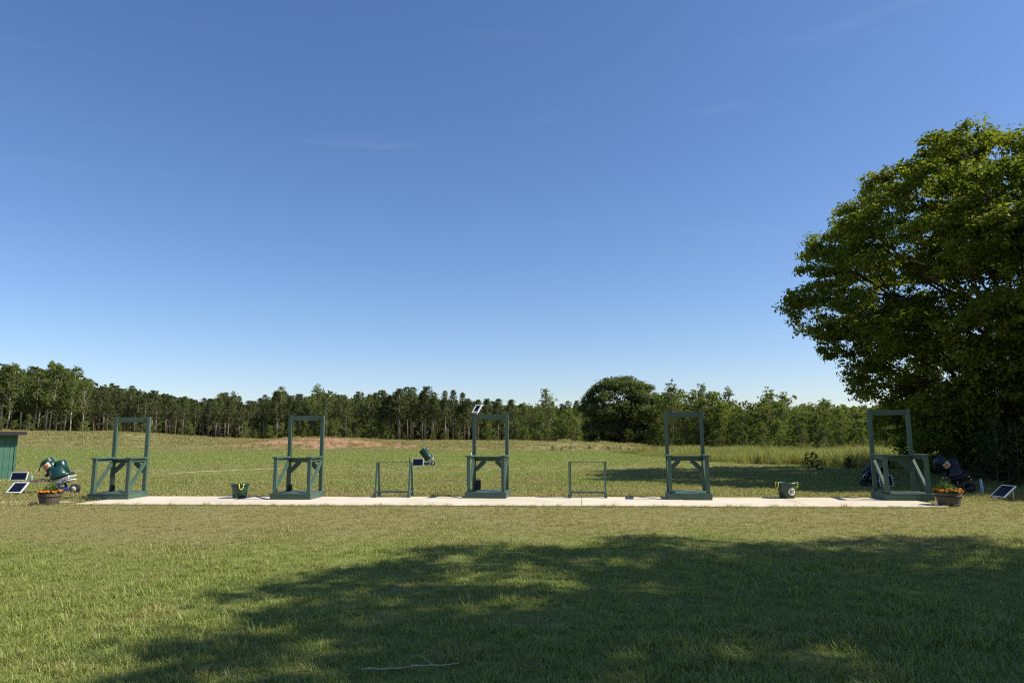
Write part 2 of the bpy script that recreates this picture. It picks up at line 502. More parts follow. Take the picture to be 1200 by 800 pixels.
for a, b in zip(joints[:-1], joints[1:]):
    slab_mesh(a + .007, b - .007, 0, PW, .03 + random.uniform(-.003, .003), .012).build('slab', 'concrete', path)
# worn pale strip that runs on to the left through the turf
gstrip = MB()
for k in range(9):
    x0 = -.7 - k * .62
    pts = []
    cx, cy = x0 - random.uniform(0, .25), random.uniform(.25, .7)
    for q in range(12):
        th = 2 * math.pi * q / 12; rr = random.uniform(.7, 1.2)
        pts.append((cx + .42 * rr * math.cos(th), cy + .26 * rr * math.sin(th), .012 + k * .0004))
    gstrip.add(pts, [tuple(range(12))])
go = gstrip.build('gravel_patches', 'concrete'); go.location = PF0; go.rotation_euler = path.rotation_euler
tag(go, 'worn pale gravel patches in the turf left of the path', 'gravel', kind='stuff')

# ------------------------------------------------------------------ shooting stands
def make_stand():
    root = empty('shooting_stand', (0, 0, 0))
    W, D, H = 1.08, 1.06, .15
    # platform: rim boards and deck planks
    MB().box((0, -D / 2 + .019, H / 2 - .015), (W, .038, H - .03)).build('front_board', 'green', root)
    MB().box((0, D / 2 - .019, H / 2 - .015), (W, .038, H - .03)).build('rear_board', 'green', root)
    for s in (-1, 1): MB().box((s * (W / 2 - .019), 0, H / 2 - .015), (.038, D - .08, H - .032)).build('side_board', 'green', root)
    n = 8; pw = (D + .02) / n
    base = MB().box((0, 0, 0), (W + .016, pw - .008, .028)).build('deck_plank', 'green', root)
    base.location = (0, -D / 2 - .01 + pw / 2, H - .014)
    for k in range(1, n):
        c = base.copy(); COL.objects.link(c); c.parent = root; c.location = (0, -D / 2 - .01 + pw * (k + .5), H - .014 + random.uniform(-.001, .001))
    PX, FY, RY, p = .455, -.43, .44, .089
    for s in (-1, 1):
        MB().box((s * PX, FY, (H + 1.05) / 2), (p, p, 1.05 - H)).build('front_post', 'green', root)
        MB().box((s * PX, RY, (H + 2.20) / 2), (p, p, 2.20 - H)).build('rear_post', 'green', root)
        MB().box((s * PX, (FY + RY) / 2, 1.006), (.036, RY - FY - p - .004, .086)).build('side_rail', 'green', root)
        MB().box((s * (PX + .004), (FY + RY) / 2 - .09, 1.069), (.15, RY - FY - p + .10, .036)).build('rail_cap', 'green', root)
        MB().bar((s * PX, FY + .05, .24), (s * PX, RY - .05, .945), .062, .088).build('side_brace', 'green', root)
        MB().bar((s * (PX - .045), RY, .68), (s * (PX - .30), RY, .932), .055, .115, Vector((0, 1, 0))).build('knee_brace', 'green', root)
    MB().box((0, RY - .004, .965), (2 * PX - p - .004, .04, .09)).build('counter_rail', 'green', root)
    MB().box((0, RY - .045, 1.029), (2 * PX - p - .006, .15, .034)).build('counter_top', 'green', root)
    MB().box((0, RY + .002, 2.125), (2 * PX - p - .004, .04, .135)).build('top_beam', 'green', root)
    # two screw heads / knots in pale wood on the right rail
    MB().cone((PX - .0195, .30, .99), (PX - .0235, .30, .99), .014, .014, 10).build('bolt_head', 'steel', root)
    return root
stand_px = [((104.2, 584.8), (147.5, 585.0), 0.5, 'green timber shooting stand nearest the shed and the trap machine, leftmost of five'),
            ((317.6, 585.0), (362, 585.2), -4.5, 'green timber shooting stand right of the plain green bucket, second from left'),
            ((545.2, 583.6), (592.3, 583.9), -6.5, 'green timber shooting stand with a small solar panel on its left post'),
            ((782.8, 585.4), (834.6, 585.6), -9.5, 'green timber shooting stand between the right gun rack and the bucket with round sticker'),
            ((1039.8, 586.4), (1094, 586.4), -10.0, 'green timber shooting stand in front of the big tree, rightmost of five')]
stands = []
proto = make_stand()
for i, (a, b, rz, lab) in enumerate(stand_px):
    o = proto if i == 0 else copy_tree(proto)
    A, B = ground(*a, .03), ground(*b, .03)
    mid = (A + B) / 2
    rot = Matrix.Rotation(R(rz), 3, 'Z')
    pos = mid + rot @ Vector((0, .53, 0))
    o.location = (pos.x, pos.y, .032); o.rotation_euler = (0, 0, R(rz))
    tag(o, lab, 'shooting stand', 'green timber shooting stands along the path')
    stands.append((o, Vector(o.location), R(rz)))
def on_stand(k, p):
    o, loc, rz = stands[k]
    return loc + Matrix.Rotation(rz, 3, 'Z') @ Vector(p)
# small dark boxes on the decks behind the left posts
for k, sz, lab in ((0, (.09, .07, .17), 'small black sound box at the rear post of leftmost stand'), (1, (.10, .07, .18), 'small black sound box at the rear post of second stand from left'),
                   (2, (.16, .12, .27), 'black speaker box on the deck of the stand with the solar panel')):
    t = empty('speaker_box', on_stand(k, (-.335 if k == 2 else -.36, .36 - sz[1] / 2, .15)), stands[k][2])
    MB().box((0, 0, sz[2] / 2), sz).build('case', 'black', t)
    MB().box((0, -sz[1] / 2 - .003, sz[2] * .55), (sz[0] * .8, .006, sz[2] * .7)).build('grille', 'rubber', t)
    MB().tube([(-sz[0] * .3, 0, sz[2]), (-sz[0] * .3, 0, sz[2] + .025), (sz[0] * .3, 0, sz[2] + .025), (sz[0] * .3, 0, sz[2])], .006, 6).build('handle', 'rubber', t)
    tag(t, lab, 'speaker', 'black boxes on the stands')
# pale bottle on the left rail cap of the middle stand
t = empty('bottle', on_stand(2, (-.455, -.05, 1.087)), 0, .65)
MB().lathe([(.028, 0), (.033, .01), (.033, .07), (.015, .095), (.013, .105)], 14).build('bottle_body', 'white', t, True)
MB().lathe([(.016, .105), (.016, .125)], 12).build('cap', 'tube', t)
tag(t, 'tiny pale bottle standing on the left rail of the middle stand', 'bottle')

# ------------------------------------------------------------------ solar panels
def solar_panel(w, h, nx_, ny_, name='solar_panel', b=.034):
    """panel lies in its local xz plane facing -y, bottom edge at z=0; the caller tilts it"""
    root = empty(name, (0, 0, 0))
    MB().box((0, 0, h / 2), (w - .02, .014, h - .02)).build('backsheet', 'backsheet', root)
    for s in (-1, 1):
        MB().box((s * (w / 2 - b / 2), -.004, h / 2), (b, .034, h)).build('frame_side', 'alu', root)
        MB().box((0, -.004, h / 2 + s * (h / 2 - b / 2)), (w - 2 * b, .0335, b)).build('frame_rail', 'alu', root)
    cw, chh = (w - 2 * b - .01) / nx_, (h - 2 * b - .01) / ny_
    base = None
    for i in range(nx_):
        for j in range(ny_):
            loc = (-w / 2 + b + .005 + cw * (i + .5), -.010, b + .005 + chh * (j + .5))
            if base is None:
                base = MB().box((0, 0, 0), (cw - .008, .006, chh - .008)).build('solar_cell', 'cell', root); base.location = loc
            else:
                c = base.copy(); COL.objects.link(c); c.parent = root; c.location = loc
    return root
def panel_from_px(bl, br, tl, w_h_cells, label, tilt, group='solar panels of the trap machines', twist=0.0, rim=.034):
    A, B = ground(*bl), ground(*br)
    A.z = tz(A.x, A.y); B.z = tz(B.x, B.y)
    w = (B - A).length; h, cx_, cy_ = w_h_cells
    rz = math.atan2(B.y - A.y, B.x - A.x)
    t = solar_panel(w, h, cx_, cy_, 'solar_panel', rim)
    t.location = ((A + B) / 2) + Vector((0, 0, .05))
    t.rotation_euler = (-tilt, 0, rz + twist)
    for s in (-1, 1):      # prop legs down to the grass
        yb = .03
        L = h * .8
        foot_local = Matrix.Rotation(tilt, 3, 'X') @ Vector((0, 0, -1))
        top = Vector((s * w * .36, .02, L))
        drop = (L * math.cos(tilt) + .05)
        MB().bar(top, top + foot_local * (drop * .97), .02, .02, Vector((1, 0, 0))).build('prop_leg', 'steel', t)
    tag(t, label, 'solar panel', group)
    return t
panel_from_px((11, 564.5), (30.5, 564.5), None, (.34, 4, 2), 'small white framed solar panel standing nearly upright beside the shed', R(15))
p2 = panel_from_px((6.5, 579.5), (24, 579.5), None, (.42, 4, 2), 'white framed solar panel lying low in front of the upright one', R(46))
panel_from_px((483, 547), (496, 547), None, (.44, 3, 2), 'white framed solar panel leaning by the trap machine far out in the field', R(12))
panel_from_px((1031.5, 571.5), (1047.5, 571.5), None, (.34, 3, 2), 'solar panel in deep shade behind the rightmost stand', R(15), rim=.02)
panel_from_px((1161, 583.6), (1177, 585.6), None, (.42, 3, 2), 'solar panel with thin pale frame on the shaded grass by the right flower tub', R(50), rim=.018)
# the small panel on a bracket on top of the middle stand's left post
t = solar_panel(.22, .30, 3, 4)
t.location = on_stand(2, (-.43, .40, 2.24)); t.rotation_euler = (R(-42), 0, R(-34))
MB().bar((0, .03, .10), Vector((0, .03, .10)) + (Matrix.Rotation(R(42), 3, 'X') @ Vector((0, 0, -.16))), .03, .02).build('bracket', 'alu', t)
tag(t, 'little white framed solar panel fixed atop the middle stand', 'solar panel')

# ------------------------------------------------------------------ gun racks
def make_rack():
    root = empty('gun_rack', (0, 0, 0))
    W, H = .92, .92
    for s in (-1, 1):
        x = s * W / 2
        for q in (-1, 1):
            MB().bar((x, q * .19, .05), (x + q * .012, q * .022, H - .02), .045, .05).build('leg', 'green', root)
            MB().box((x, q * .20, .045), (.085, .11, .09)).build('foot', 'green', root)
        MB().box((x, 0, H - .04), (.06, .085, .08)).build('head_block', 'green', root)
    MB().box((0, -.05, .135), (W + .06, .16, .038)).build('butt_shelf', 'green', root)
    bar = MB()
    n = 12; step_ = (W - .07) / n
    for k in range(n):          # notched barrel rest
        x0 = -W / 2 + .035 + step_ * k
        bar.box((x0 + step_ * .5, 0, H - .014), (step_, .05, .010))
        bar.box((x0 + step_ * .3, -.012, H - .004), (step_ * .55, .028, .012))
    bar.build('barrel_rest', 'green', root)
    return root
rk = make_rack()
for i, (l_, r_, rz, lab) in enumerate((((439, 582.6), (481, 582.6), -7, 'low green gun rack left of the middle stand, in front of the field machine'),
                                       ((667.5, 583.4), (712.5, 583.4), -7.5, 'low green gun rack right of the middle stand, tree shadow behind it'))):
    o = rk if i == 0 else copy_tree(rk)
    A, B = ground(*l_, .03), ground(*r_, .03)
    m_ = (A + B) / 2 + Vector((0, .22, 0))
    o.location = (m_.x, m_.y, .032); o.rotation_euler = (0, 0, R(rz))
    tag(o, lab, 'gun rack', 'gun racks on the path')

# ------------------------------------------------------------------ buckets
def make_bucket(emblem):
    root = empty('bucket', (0, 0, 0))
    h, r0, r1 = .37, .175, .225
    MB().lathe([(r0 - .01, 0), (r0, .012), (r0 + (r1 - r0) * .5, h * .5), (r1 - .004, h - .05), (r1 - .006, h - .012), (r1 - .016, h - .012), (r0 - .014, .03), (.01, .025)], 40).build('tub', 'bucket', root, True)
    MB().lathe([(r1 - .008, h - .04), (r1 + .012, h - .036), (r1 + .014, h), (r1 - .010, h + .002), (r1 - .010, h - .036)], 40).build('rim', 'bucket', root, True)
    for s in (-1, 1):
        MB().box((s * (r1 + .014), 0, h - .02), (.03, .11, .03)).build('handle_lug', 'bucket', root)
        pts = []
        for k in range(13):
            th = math.pi * k / 12
            pts.append((s * (r1 + .030 + .012 * math.sin(th)), .055 * math.cos(th), h + .01 - .15 * math.sin(th) ** .7))
        MB().tube(pts, .012, 8).build('rope_handle', 'yellow', root, True)
    if emblem:
        ez, er = .16, .088
        def on_tub(x, z, off):
            rr = r0 + (r1 - r0) * ((ez + z) / h) + off
            a = x / rr
            return Vector((rr * math.sin(a), -rr * math.cos(a), ez + z))
        def patch(pts, off):
            mb = MB(); c = (sum(p[0] for p in pts) / len(pts), sum(p[1] for p in pts) / len(pts))
            vs = [on_tub(*c, off)] + [on_tub(*p, off) for p in pts] + [on_tub(*p, off - .004) for p in pts]
            n = len(pts)
            return mb.add(vs, [(0, 1 + k, 1 + (k + 1) % n) for k in range(n)] + [(1 + k, 1 + n + k, 1 + n + (k + 1) % n, 1 + (k + 1) % n) for k in range(n)])
        st = patch([(er * math.cos(2 * math.pi * k / 28), er * math.sin(2 * math.pi * k / 28)) for k in range(28)], .005).build('round_sticker', 'white', root)
        patch([(-.052, .045), (-.018, .052), (-.018, .018), (-.052, .010)], .008).build('emblem_shape', 'dark_red', st)
        patch([(.018, .052), (.052, .045), (.052, .010), (.018, .018)], .008).build('emblem_shape', 'dark_red', st)
        patch([(-.012, .050), (.012, .050), (.012, -.046), (-.012, -.046)], .008).build('emblem_shape', 'gold', st)
        patch([(-.044, -.002), (-.018, .006), (-.018, -.050), (-.036, -.038)], .008).build('emblem_shape', 'navy_print', st)
        patch([(.018, .006), (.044, -.002), (.036, -.038), (.018, -.050)], .008).build('emblem_shape', 'navy_print', st)
    return root
b1 = make_bucket(False); g = ground(277.7, 583.6, .03); b1.location = (g.x, g.y + .17, .032); b1.rotation_euler = (0, 0, R(-62))
tag(b1, 'plain dark green plastic bucket with yellow rope handle on the path', 'bucket', 'green buckets on the path')
b2 = make_bucket(True); g = ground(926, 583.8, .03); b2.location = (g.x, g.y + .17, .032); b2.rotation_euler = (0, 0, R(12)); b2.scale = (1.06, 1.06, 1.03)
tag(b2, 'dark green plastic bucket with a round white emblem sticker', 'bucket', 'green buckets on the path')

# ------------------------------------------------------------------ flower tubs
def leaf_quads(P, N_, S, asp=.55):
    """leaf rhombs at points P facing N_, half-length S"""
    n = len(P)
    N_ = N_ / np.maximum(np.linalg.norm(N_, axis=1, keepdims=True), 1e-6)
    a = RNG.normal(size=(n, 3)); t = np.cross(N_, a); t /= np.maximum(np.linalg.norm(t, axis=1, keepdims=True), 1e-6)
    b = np.cross(N_, t)
    S = np.asarray(S)[:, None] if np.ndim(S) else np.full((n, 1), S)
    bend = N_ * S * .22
    v = np.stack([P - t * S - bend, P - b * S * asp + t * S * .1, P + t * S - bend, P + b * S * asp + t * S * .1], 1).reshape(-1, 3)
    f = np.arange(4 * n).reshape(-1, 4)
    return v, f
def make_tub(seed, white):
    rs = random.Random(seed); r2 = np.random.default_rng(seed)
    root = empty('flower_tub', (0, 0, 0))
    h = .31
    nst = 24
    tub = MB()
    def rad(z): return .205 + .090 * (z / h) + .012 * math.sin(math.pi * z / h)
    stave = MB(); 
    for k in range(nst):
        a0, a1 = 2 * math.pi * (k + .04) / nst, 2 * math.pi * (k + .96) / nst
        top = h + rs.uniform(-.006, .004)
        vs, fs = [], []
        zs = [0, .1, .2, top]
        for z in zs:
            for rr, a in ((rad(z), a0), (rad(z), a1), (rad(z) - .024, a1), (rad(z) - .024, a0)):
                vs.append((rr * math.cos(a), rr * math.sin(a), z))
        for i in range(3):
            for q in range(4): fs.append((i * 4 + q, i * 4 + (q + 1) % 4, i * 4 + 4 + (q + 1) % 4, i * 4 + 4 + q))
        fs += [(3, 2, 1, 0), (12, 13, 14, 15)]
        MB().add(vs, fs).build('stave', 'barrel', root)
    for z in (.05, .235):
        MB().lathe([(rad(z) + .001, z - .018), (rad(z) + .006, z - .018), (rad(z + .03) + .005, z + .018), (rad(z) - .002, z + .018)], 36).build('hoop', 'hoop', root, True)
    MB().lathe([(.19, .02), (.265, h - .05), (.15, h - .03), (.01, h - .025)], 24).build('soil', 'soil', root)
    # leafy mass
    n = 1100
    th = r2.random(n) * 6.283; q = np.sqrt(r2.random(n)) * .29
    z = h + .01 + r2.random(n) * (.06 + .34 * np.exp(-((q * np.cos(th)) / .13) ** 2 - ((q * np.sin(th) - .03) / .16) ** 2))
    P = np.stack([q * np.cos(th) * 1.05, q * np.sin(th) * 1.05, z], 1)
    N_ = r2.normal(size=(n, 3)) + np.array([0, 0, .9])
    v, f = leaf_quads(P, N_, r2.uniform(.014, .034, n), .5)
    link('leaves', np_mesh('leaves', v, f), 'plant', root)
    # flower heads
    def head(r):
        mb = MB()
        for ring, (rr, zz, m) in enumerate(((1.0, 0, 10), (.72, .25, 8), (.4, .45, 6))):
            for k in range(m):
                a = 2 * math.pi * (k + ring * .5) / m; d = .34
                c, s_ = math.cos(a), math.sin(a)
                ct, st = math.cos(a + d), math.sin(a + d); cb, sb = math.cos(a - d), math.sin(a - d)
                mb.add([(0, 0, r * (zz * .6)), (r * rr * .75 * cb, r * rr * .75 * sb, r * (zz + .12)), (r * rr * c, r * rr * s_, r * (zz - .05)), (r * rr * .75 * ct, r * rr * .75 * st, r * (zz + .12))], [(0, 1, 2, 3)])
        return mb
    h0 = None
    k = 0
    for ring_r, m in ((.285, 22), (.20, 9)):
        for j in range(m):
            a = 2 * math.pi * (j + rs.uniform(-.3, .3)) / m
            loc = (ring_r * math.cos(a) * rs.uniform(.9, 1.05), ring_r * math.sin(a) * rs.uniform(.9, 1.05), h + rs.uniform(.035, .075))
            if h0 is None: h0 = o = head(.046).build('flower', 'petal', root)
            else: o = h0.copy(); COL.objects.link(o); o.parent = root
            o.location = loc; o.rotation_euler = (rs.uniform(.3, .8) * -math.sin(a) * -1, rs.uniform(.3, .8) * math.cos(a), rs.uniform(0, 6)); sc = rs.uniform(.8, 1.25); o.scale = (sc, sc, sc)
    if white:
        w0 = None
        for j in range(7):
            a = rs.uniform(-2.4, -.7)
            if w0 is None: w0 = o = head(.024).build('white_flower', 'white_petal', root)
            else: o = w0.copy(); COL.objects.link(o); o.parent = root
            q_ = rs.uniform(.05, .2); o.location = (q_ * math.cos(a) * 1.2 - .01, q_ * math.sin(a), h + .12 - q_ * .2); o.rotation_euler = (.7, 0, rs.uniform(0, 6))
    return root
tb = make_tub(5, False); g = ground(50.5, 592.2); tb.location = (g.x, g.y + .22, .0); tb.scale = (.88, .88, .9)
tag(tb, 'weathered wooden tub of orange flowers at the left end of the path', 'flower tub', 'flower tubs at the path ends')
tb = make_tub(9, True); g = ground(1120, 594.2); tb.location = (g.x, g.y + .22, .0); tb.rotation_euler = (0, 0, .4); tb.scale = (.92, .92, .97)
tag(tb, 'dark wooden tub of orange and white flowers at the right end of the path', 'flower tub', 'flower tubs at the path ends')

# ------------------------------------------------------------------ clay trap machines
def make_trap(double, cover='drum', mirror=False):  # the navy cover also brings darker parts that imitate tree shade
    root = empty('clay_trap_machine', (0, 0, 0))
    sx = -1 if mirror else 1
    def P(x, y, z): return Vector((sx * x, y, z))
    # origin on the ground below the wheel; the hopper hangs to the left (-x)
    tilt = R(22 if double else 38)
    axd = Vector((-math.sin(tilt), 0, math.cos(tilt)))       # hopper axis
    side = Vector((math.cos(tilt), 0, math.sin(tilt)))
    fc = Vector((-.38, 0, .42)) if double else Vector((-.21, 0, .36))
    def L(a, b, c=0.0):                                       # along axis a, sideways b, depth c
        q = fc + axd * a + side * b; return P(q.x, c, q.z)
    fr = .31 if double else .24
    # wheels, axle, frame
    for y in (-.045, .045):
        w = MB()
        pts = []
        w.lathe([(.085, -.03), (.115, -.03), (.125, -.012), (.125, .012), (.115, .03), (.085, .03), (.085, -.03)], 24, Matrix.Translation(P(0, y, .125)) @ Matrix.Rotation(R(90), 4, 'X'))
        wo_ = w.build('wheel', 'rubber', root, True)
        MB().lathe([(.02, -.034), (.087, -.024), (.087, .024), (.02, .034)], 20, Matrix.Translation(P(0, y, .125)) @ Matrix.Rotation(R(90), 4, 'X')).build('hub', 'cream' if cover == 'drum' else 'black', wo_, True)  # cream hub goes black to imitate shade under the tree
    MB().cone(P(0, -.09, .125), P(0, .09, .125), .014, .014, 8).build('axle', 'steel', root)
    for y in (-.17, .17):
        MB().bar(P(.02, y, .125), P(-.62, y, .06), .045, .05, Vector((0, 1, 0))).build('frame_rail', 'blue' if cover == 'drum' else 'black', root)  # black in place of blue paints in the tree shade
        MB().bar(P(-.30, y, .08), L(-.10, -.05, y), .05, .05, Vector((0, 1, 0))).build('frame_strut', 'blue' if cover == 'drum' else 'black', root)
    MB().bar(P(-.60, -.19, .065), P(-.60, .19, .065), .05, .05).build('cross_rail', 'blue' if cover == 'drum' else 'black', root)
    MB().bar(P(-.40, -.16, .12), P(-.40, .16, .12), .22, .10).build('battery_box', 'blue' if cover == 'drum' else 'black', root)
    # mechanism under the hopper: two steel plates, motor, throwing arm, springs
    for a, sz in ((-.05, .48), (-.15, .42)):
        mb = MB(); rot = Matrix((P(side.x, 0, side.z) , Vector((0, 1, 0)), P(axd.x, 0, axd.z))).transposed()
        mb.box(L(a, .04), (sz if double else sz * .75, .40, .018), rot).build('mounting_plate', 'white' if cover == 'drum' else 'rubber', root)  # white plates swapped for dark ones as painted shade
    for b in (-.14, .04, .20):
        k = b if double else b * .7
        MB().cone(L(-.04, k, -.17), L(-.16, k, -.17), .016, .016, 8).build('spacer', 'steel', root)
    MB().cone(L(-.055, .06, -.02), L(-.15, .06, -.02), .10, .10, 16).build('motor', 'black', root)
    MB().bar(L(-.10, -.06, -.21), L(-.10, .30 if double else .22, -.24), .03, .035, Vector((0, 1, 0))).build('throwing_arm', 'white' if cover == 'drum' else 'rubber', root)  # dark arm on the navy machines is painted shade too
    MB().bar(L(.02, .24 if double else .18, -.12), L(-.20, .27 if double else .21, -.14), .03, .03, Vector((0, 1, 0))).build('spring_bar', 'steel', root)
    def Lm(a, b):   # frame along the hopper axis
        o = L(a, b); m3 = Matrix((P(side.x, 0, side.z), Vector((0, 1, 0)), P(axd.x, 0, axd.z))).transposed()
        return Matrix.Translation(o) @ m3.to_4x4()
    MB().lathe([(.01, 0), (fr, 0), (fr + .015, .012), (fr + .015, .05), (fr - .02, .062), (.01, .06)], 36, Lm(0, 0)).build('hopper_flange', cover, root, True)
    if double:
        MB().lathe([(fr - .04, .05), (fr - .065, .11), (fr - .085, .28), (fr - .13, .325), (.01, .33)], 36, Lm(0, -.02)).build('hopper_base', cover, root, True)
        MB().lathe([(.150, .06), (.138, .44), (.122, .46), (.01, .465)], 28, Lm(0, .095)).build('hopper_drum', cover, root, True)
        # second drum leans farther over, with the label on it
        t2 = R(41); a2 = Vector((-math.sin(t2), 0, math.cos(t2))); s2 = Vector((math.cos(t2), 0, math.sin(t2)))
        b0 = fc + axd * .16 + side * (-.09)
        m3 = Matrix((P(s2.x, 0, s2.z), Vector((0, 1, 0)), P(a2.x, 0, a2.z))).transposed().to_4x4()
        m2 = Matrix.Translation(P(b0.x, 0, b0.z)) @ m3
        MB().lathe([(.170, 0), (.166, .36), (.156, .38)] + [(.168, .395), (.168, .42), (.156, .425), (.168, .44), (.168, .46), (.15, .48), (.01, .485)], 32, m2).build('leaning_drum', cover, root, True)
        lab = MB(); vs = []
        for z in (.22, .36):
            for k in range(7):
                a = R(-125 + k * 11); vs.append(m2 @ Vector((.1725 * math.cos(a), .1725 * math.sin(a), z)))
        lab.add(vs, [(k, k + 1, 8 + k, 7 + k) for k in range(6)])
        lo = lab.build('label_plate', 'cream', root); lo['label'] = 'small faded orange and cream label'
        vs = []
        for z in (.24, .33):
            for k in range(5):
                a = R(-120 + k * 11); vs.append(m2 @ Vector((.175 * math.cos(a), .175 * math.sin(a), z)))
        MB().add(vs, [(k, k + 1, 6 + k, 5 + k) for k in range(4)]).build('label_print', 'orange_label', lo)
        e = m2 @ Vector((-.16, -.03, .47)); e2 = e + Vector((sx * -.035, 0, -.16)); 
        MB().tube([m2 @ Vector((-.10, -.03, .48)), e, e2, e2 + Vector((sx * -.01, 0, -.03))], .014, 8).build('latch_handle', 'black', root, True)
        q = m2 @ Vector((-.19, -.05, .12)); MB().box(q, (.09, .08, .07), Matrix.Rotation(sx * -t2, 3, 'Y')).build('hinge_block', 'black', root)
    else:
        MB().lathe([(.23, .05), (.235, .10), (.225, .62), (.235, .63), (.235, .67), (.20, .70), (.01, .705)], 36, Lm(0, 0)).build('hopper_drum', cover, root, True)
        MB().cone(L(.02, .20, -.1), L(.16, .26, -.1), .018, .012, 8).build('latch_handle', 'black', root)
    return root
tm = make_trap(True); g = ground(82.5, 578.2); tm.location = (g.x, g.y + .2, tz(g.x, g.y)); tm.rotation_euler = (0, 0, R(3)); tm.scale = (1.10,) * 3
tag(tm, 'dark green two drum clay trap machine tilted behind the left flower tub', 'trap machine', 'clay trap machines round the field')
tm = make_trap(False); g = ground(507, 545.5); tm.location = (g.x, g.y + .2, tz(g.x, g.y)); tm.rotation_euler = (0, 0, R(-4)); tm.scale = (1.05,) * 3
tag(tm, 'green single drum clay trap machine far out in the mown field', 'trap machine', 'clay trap machines round the field')
tm = make_trap(False, 'shaded_drum', True); g = ground(1019, 571.5); tm.location = (g.x, g.y + .3, tz(g.x, g.y)); tm.rotation_euler = (0, 0, R(-6))
tag(tm, 'dark trap machine in the tree shade seen through the rightmost stand', 'trap machine', 'clay trap machines round the field')
tm = make_trap(True, 'shaded_drum'); g = ground(1146, 577.5); tm.location = (g.x, g.y + .3, tz(g.x, g.y)); tm.rotation_euler = (0, 0, R(4)); tm.scale = (1.02,) * 3
tag(tm, 'dark blue trap machine in deep shade behind the right flower tub', 'trap machine', 'clay trap machines round the field')
# pale blue tube stakes
def stake(px, py, h, lab, lean):
    g = ground(px, py); t = empty('marker_stake', (g.x, g.y, tz(g.x, g.y)))
    MB().cone((0, 0, 0), (lean * .3, 0, h * .35), .012, .012, 8).build('spike', 'steel', t)
    MB().lathe([(.035, h * .18), (.045, h * .22), (.034, h * .75), (.024, h * .98), (.01, h)], 14, Matrix.Rotation(-lean, 4, 'Y')).build('tube', 'tube', t, True)
    tag(t, lab, 'stake', 'pale blue tube stakes')
stake(36, 565.5, .27, 'pale blue tube on a stake between the solar panels and the green machine', -.10)
stake(1151.5, 580, .42, 'pale blue tube on a stake in the shade left of the rightmost solar panel', .03)
g = ground(480, 545.5); t = empty('antenna', (g.x, g.y, tz(g.x, g.y)))
MB().cone((0, 0, 0), (0, 0, .28), .015, .012, 8).build('rod', 'black', t); MB().cone((0, 0, .26), (0, 0, .55), .035, .012, 10).build('tip', 'black', t)
tag(t, 'short black antenna left of the field solar panel', 'antenna')
# heap of dug earth behind the left machine's drum
g = ground(45, 566.5); hp = MB(); vs, fs = [], []
NR, NT = 5, 16
for i in range(NR):
    for k in range(NT):
        a = 2 * math.pi * k / NT; q = .55 * i / (NR - 1) + .01
        vs.append((1.5 * q * math.cos(a), q * math.sin(a), (.16 * (1 - (i / (NR - 1)) ** 1.5)) * random.uniform(.6, 1.3) - .01 * i))
for i in range(NR - 1):
    for k in range(NT): fs.append((i * NT + k, i * NT + (k + 1) % NT, (i + 1) * NT + (k + 1) % NT, (i + 1) * NT + k))
o = hp.add(vs, fs).build('earth_heap', 'rubble'); o.location = (g.x, g.y + .2, tz(g.x, g.y)); tag(o, 'low dark heap of dug earth between the tube and the green machine', 'heap')

# ------------------------------------------------------------------ shed
gR = ground(15.5, 563.5); gL = gR - 3.4 * Vector((math.cos(R(38)), math.sin(R(38)), 0))
sh = empty('shed', (gR.x, gR.y, tz(gR.x, gR.y)), math.atan2(gR.y - gL.y, gR.x - gL.x)); SHH = 1.86; SW, SD = 3.4, 2.4
npl = 17; pw = SW / npl
b0 = MB().box((0, 0, (SHH + .06) / 2), (pw - .010, .024, SHH - .06)).build('plank', 'shed_green', sh); b0.location = (-pw / 2, 0, 0)
for k in range(1, npl):
    c = b0.copy(); COL.objects.link(c); c.parent = sh; c.location = (-pw * (k + .5), random.uniform(-.002, .002), 0)
for k in range(12):
    c = b0.copy(); COL.objects.link(c); c.parent = sh; c.rotation_euler = (0, 0, R(90)); c.location = (-.016, .028 + pw * (k + .5), 0)
MB().box((-SW / 2, SD / 2 + .02, SHH / 2), (SW - .07, SD - .05, SHH - .1)).build('wall_core', 'shed_green', sh)
MB().box((-.015, -.030, SHH / 2 + .03), (.07, .030, SHH - .06)).build('corner_board', 'shed_green', sh)
MB().box((-SW / 2, -.02, .035), (SW + .04, .10, .07)).build('sill_board', 'raw_wood', sh)
MB().box((-SW / 2 + .06, SD / 2 - .05, SHH + .055), (SW + .45, SD + .55, .07), Matrix.Rotation(R(2), 3, 'X')).build('roof', 'roof', sh)
MB().box((-SW / 2 + .06, -.335, SHH + .028), (SW + .46, .028, .13)).build('fascia', 'roof', sh)
tag(sh, 'low green board shed with flat dark roof at the left edge', 'shed')

# ------------------------------------------------------------------ stick and mowing line on the grass
pts = []
for k in range(12):
    px = 424 + (538 - 424) * k / 11; g = ground(px, 786.5 - 4.0 * k / 11 + random.uniform(-.6, .6))
    pts.append((g.x, g.y, tz(g.x, g.y) + .030 + random.uniform(-.008, .006)))
stk = empty('fallen_stick', (0, 0, 0))
MB().tube(pts, [.007 - .0003 * k for k in range(12)], 8).build('stem', 'twig', stk, True)
q = Vector(pts[8]); MB().tube([q, q + Vector((-.04, .03, .02)), q + Vector((-.09, .05, .045))], [.004, .003, .002], 6).build('side_twig', 'twig', stk)
tag(stk, 'long pale fallen stick lying in the foreground grass', 'stick')
def mow_line(pxs, name, lab):  # thin tan tube in place of a mowing boundary in the grass
    pts = []
    for px, py in pxs:
        g = ground(px, py); pts.append((g.x, g.y, tz(g.x, g.y) + .05))
    o = MB().tube(pts, .014, 6).build(name, 'mow_line', None, True); tag(o, lab, 'mow_line')
mow_line([(196, 556.5), (230, 554), (262, 552.2), (300, 550.6), (330, 549.3)], 'mowing_line', 'thin tan tube drawn as the mowing line across the field behind the bucket')

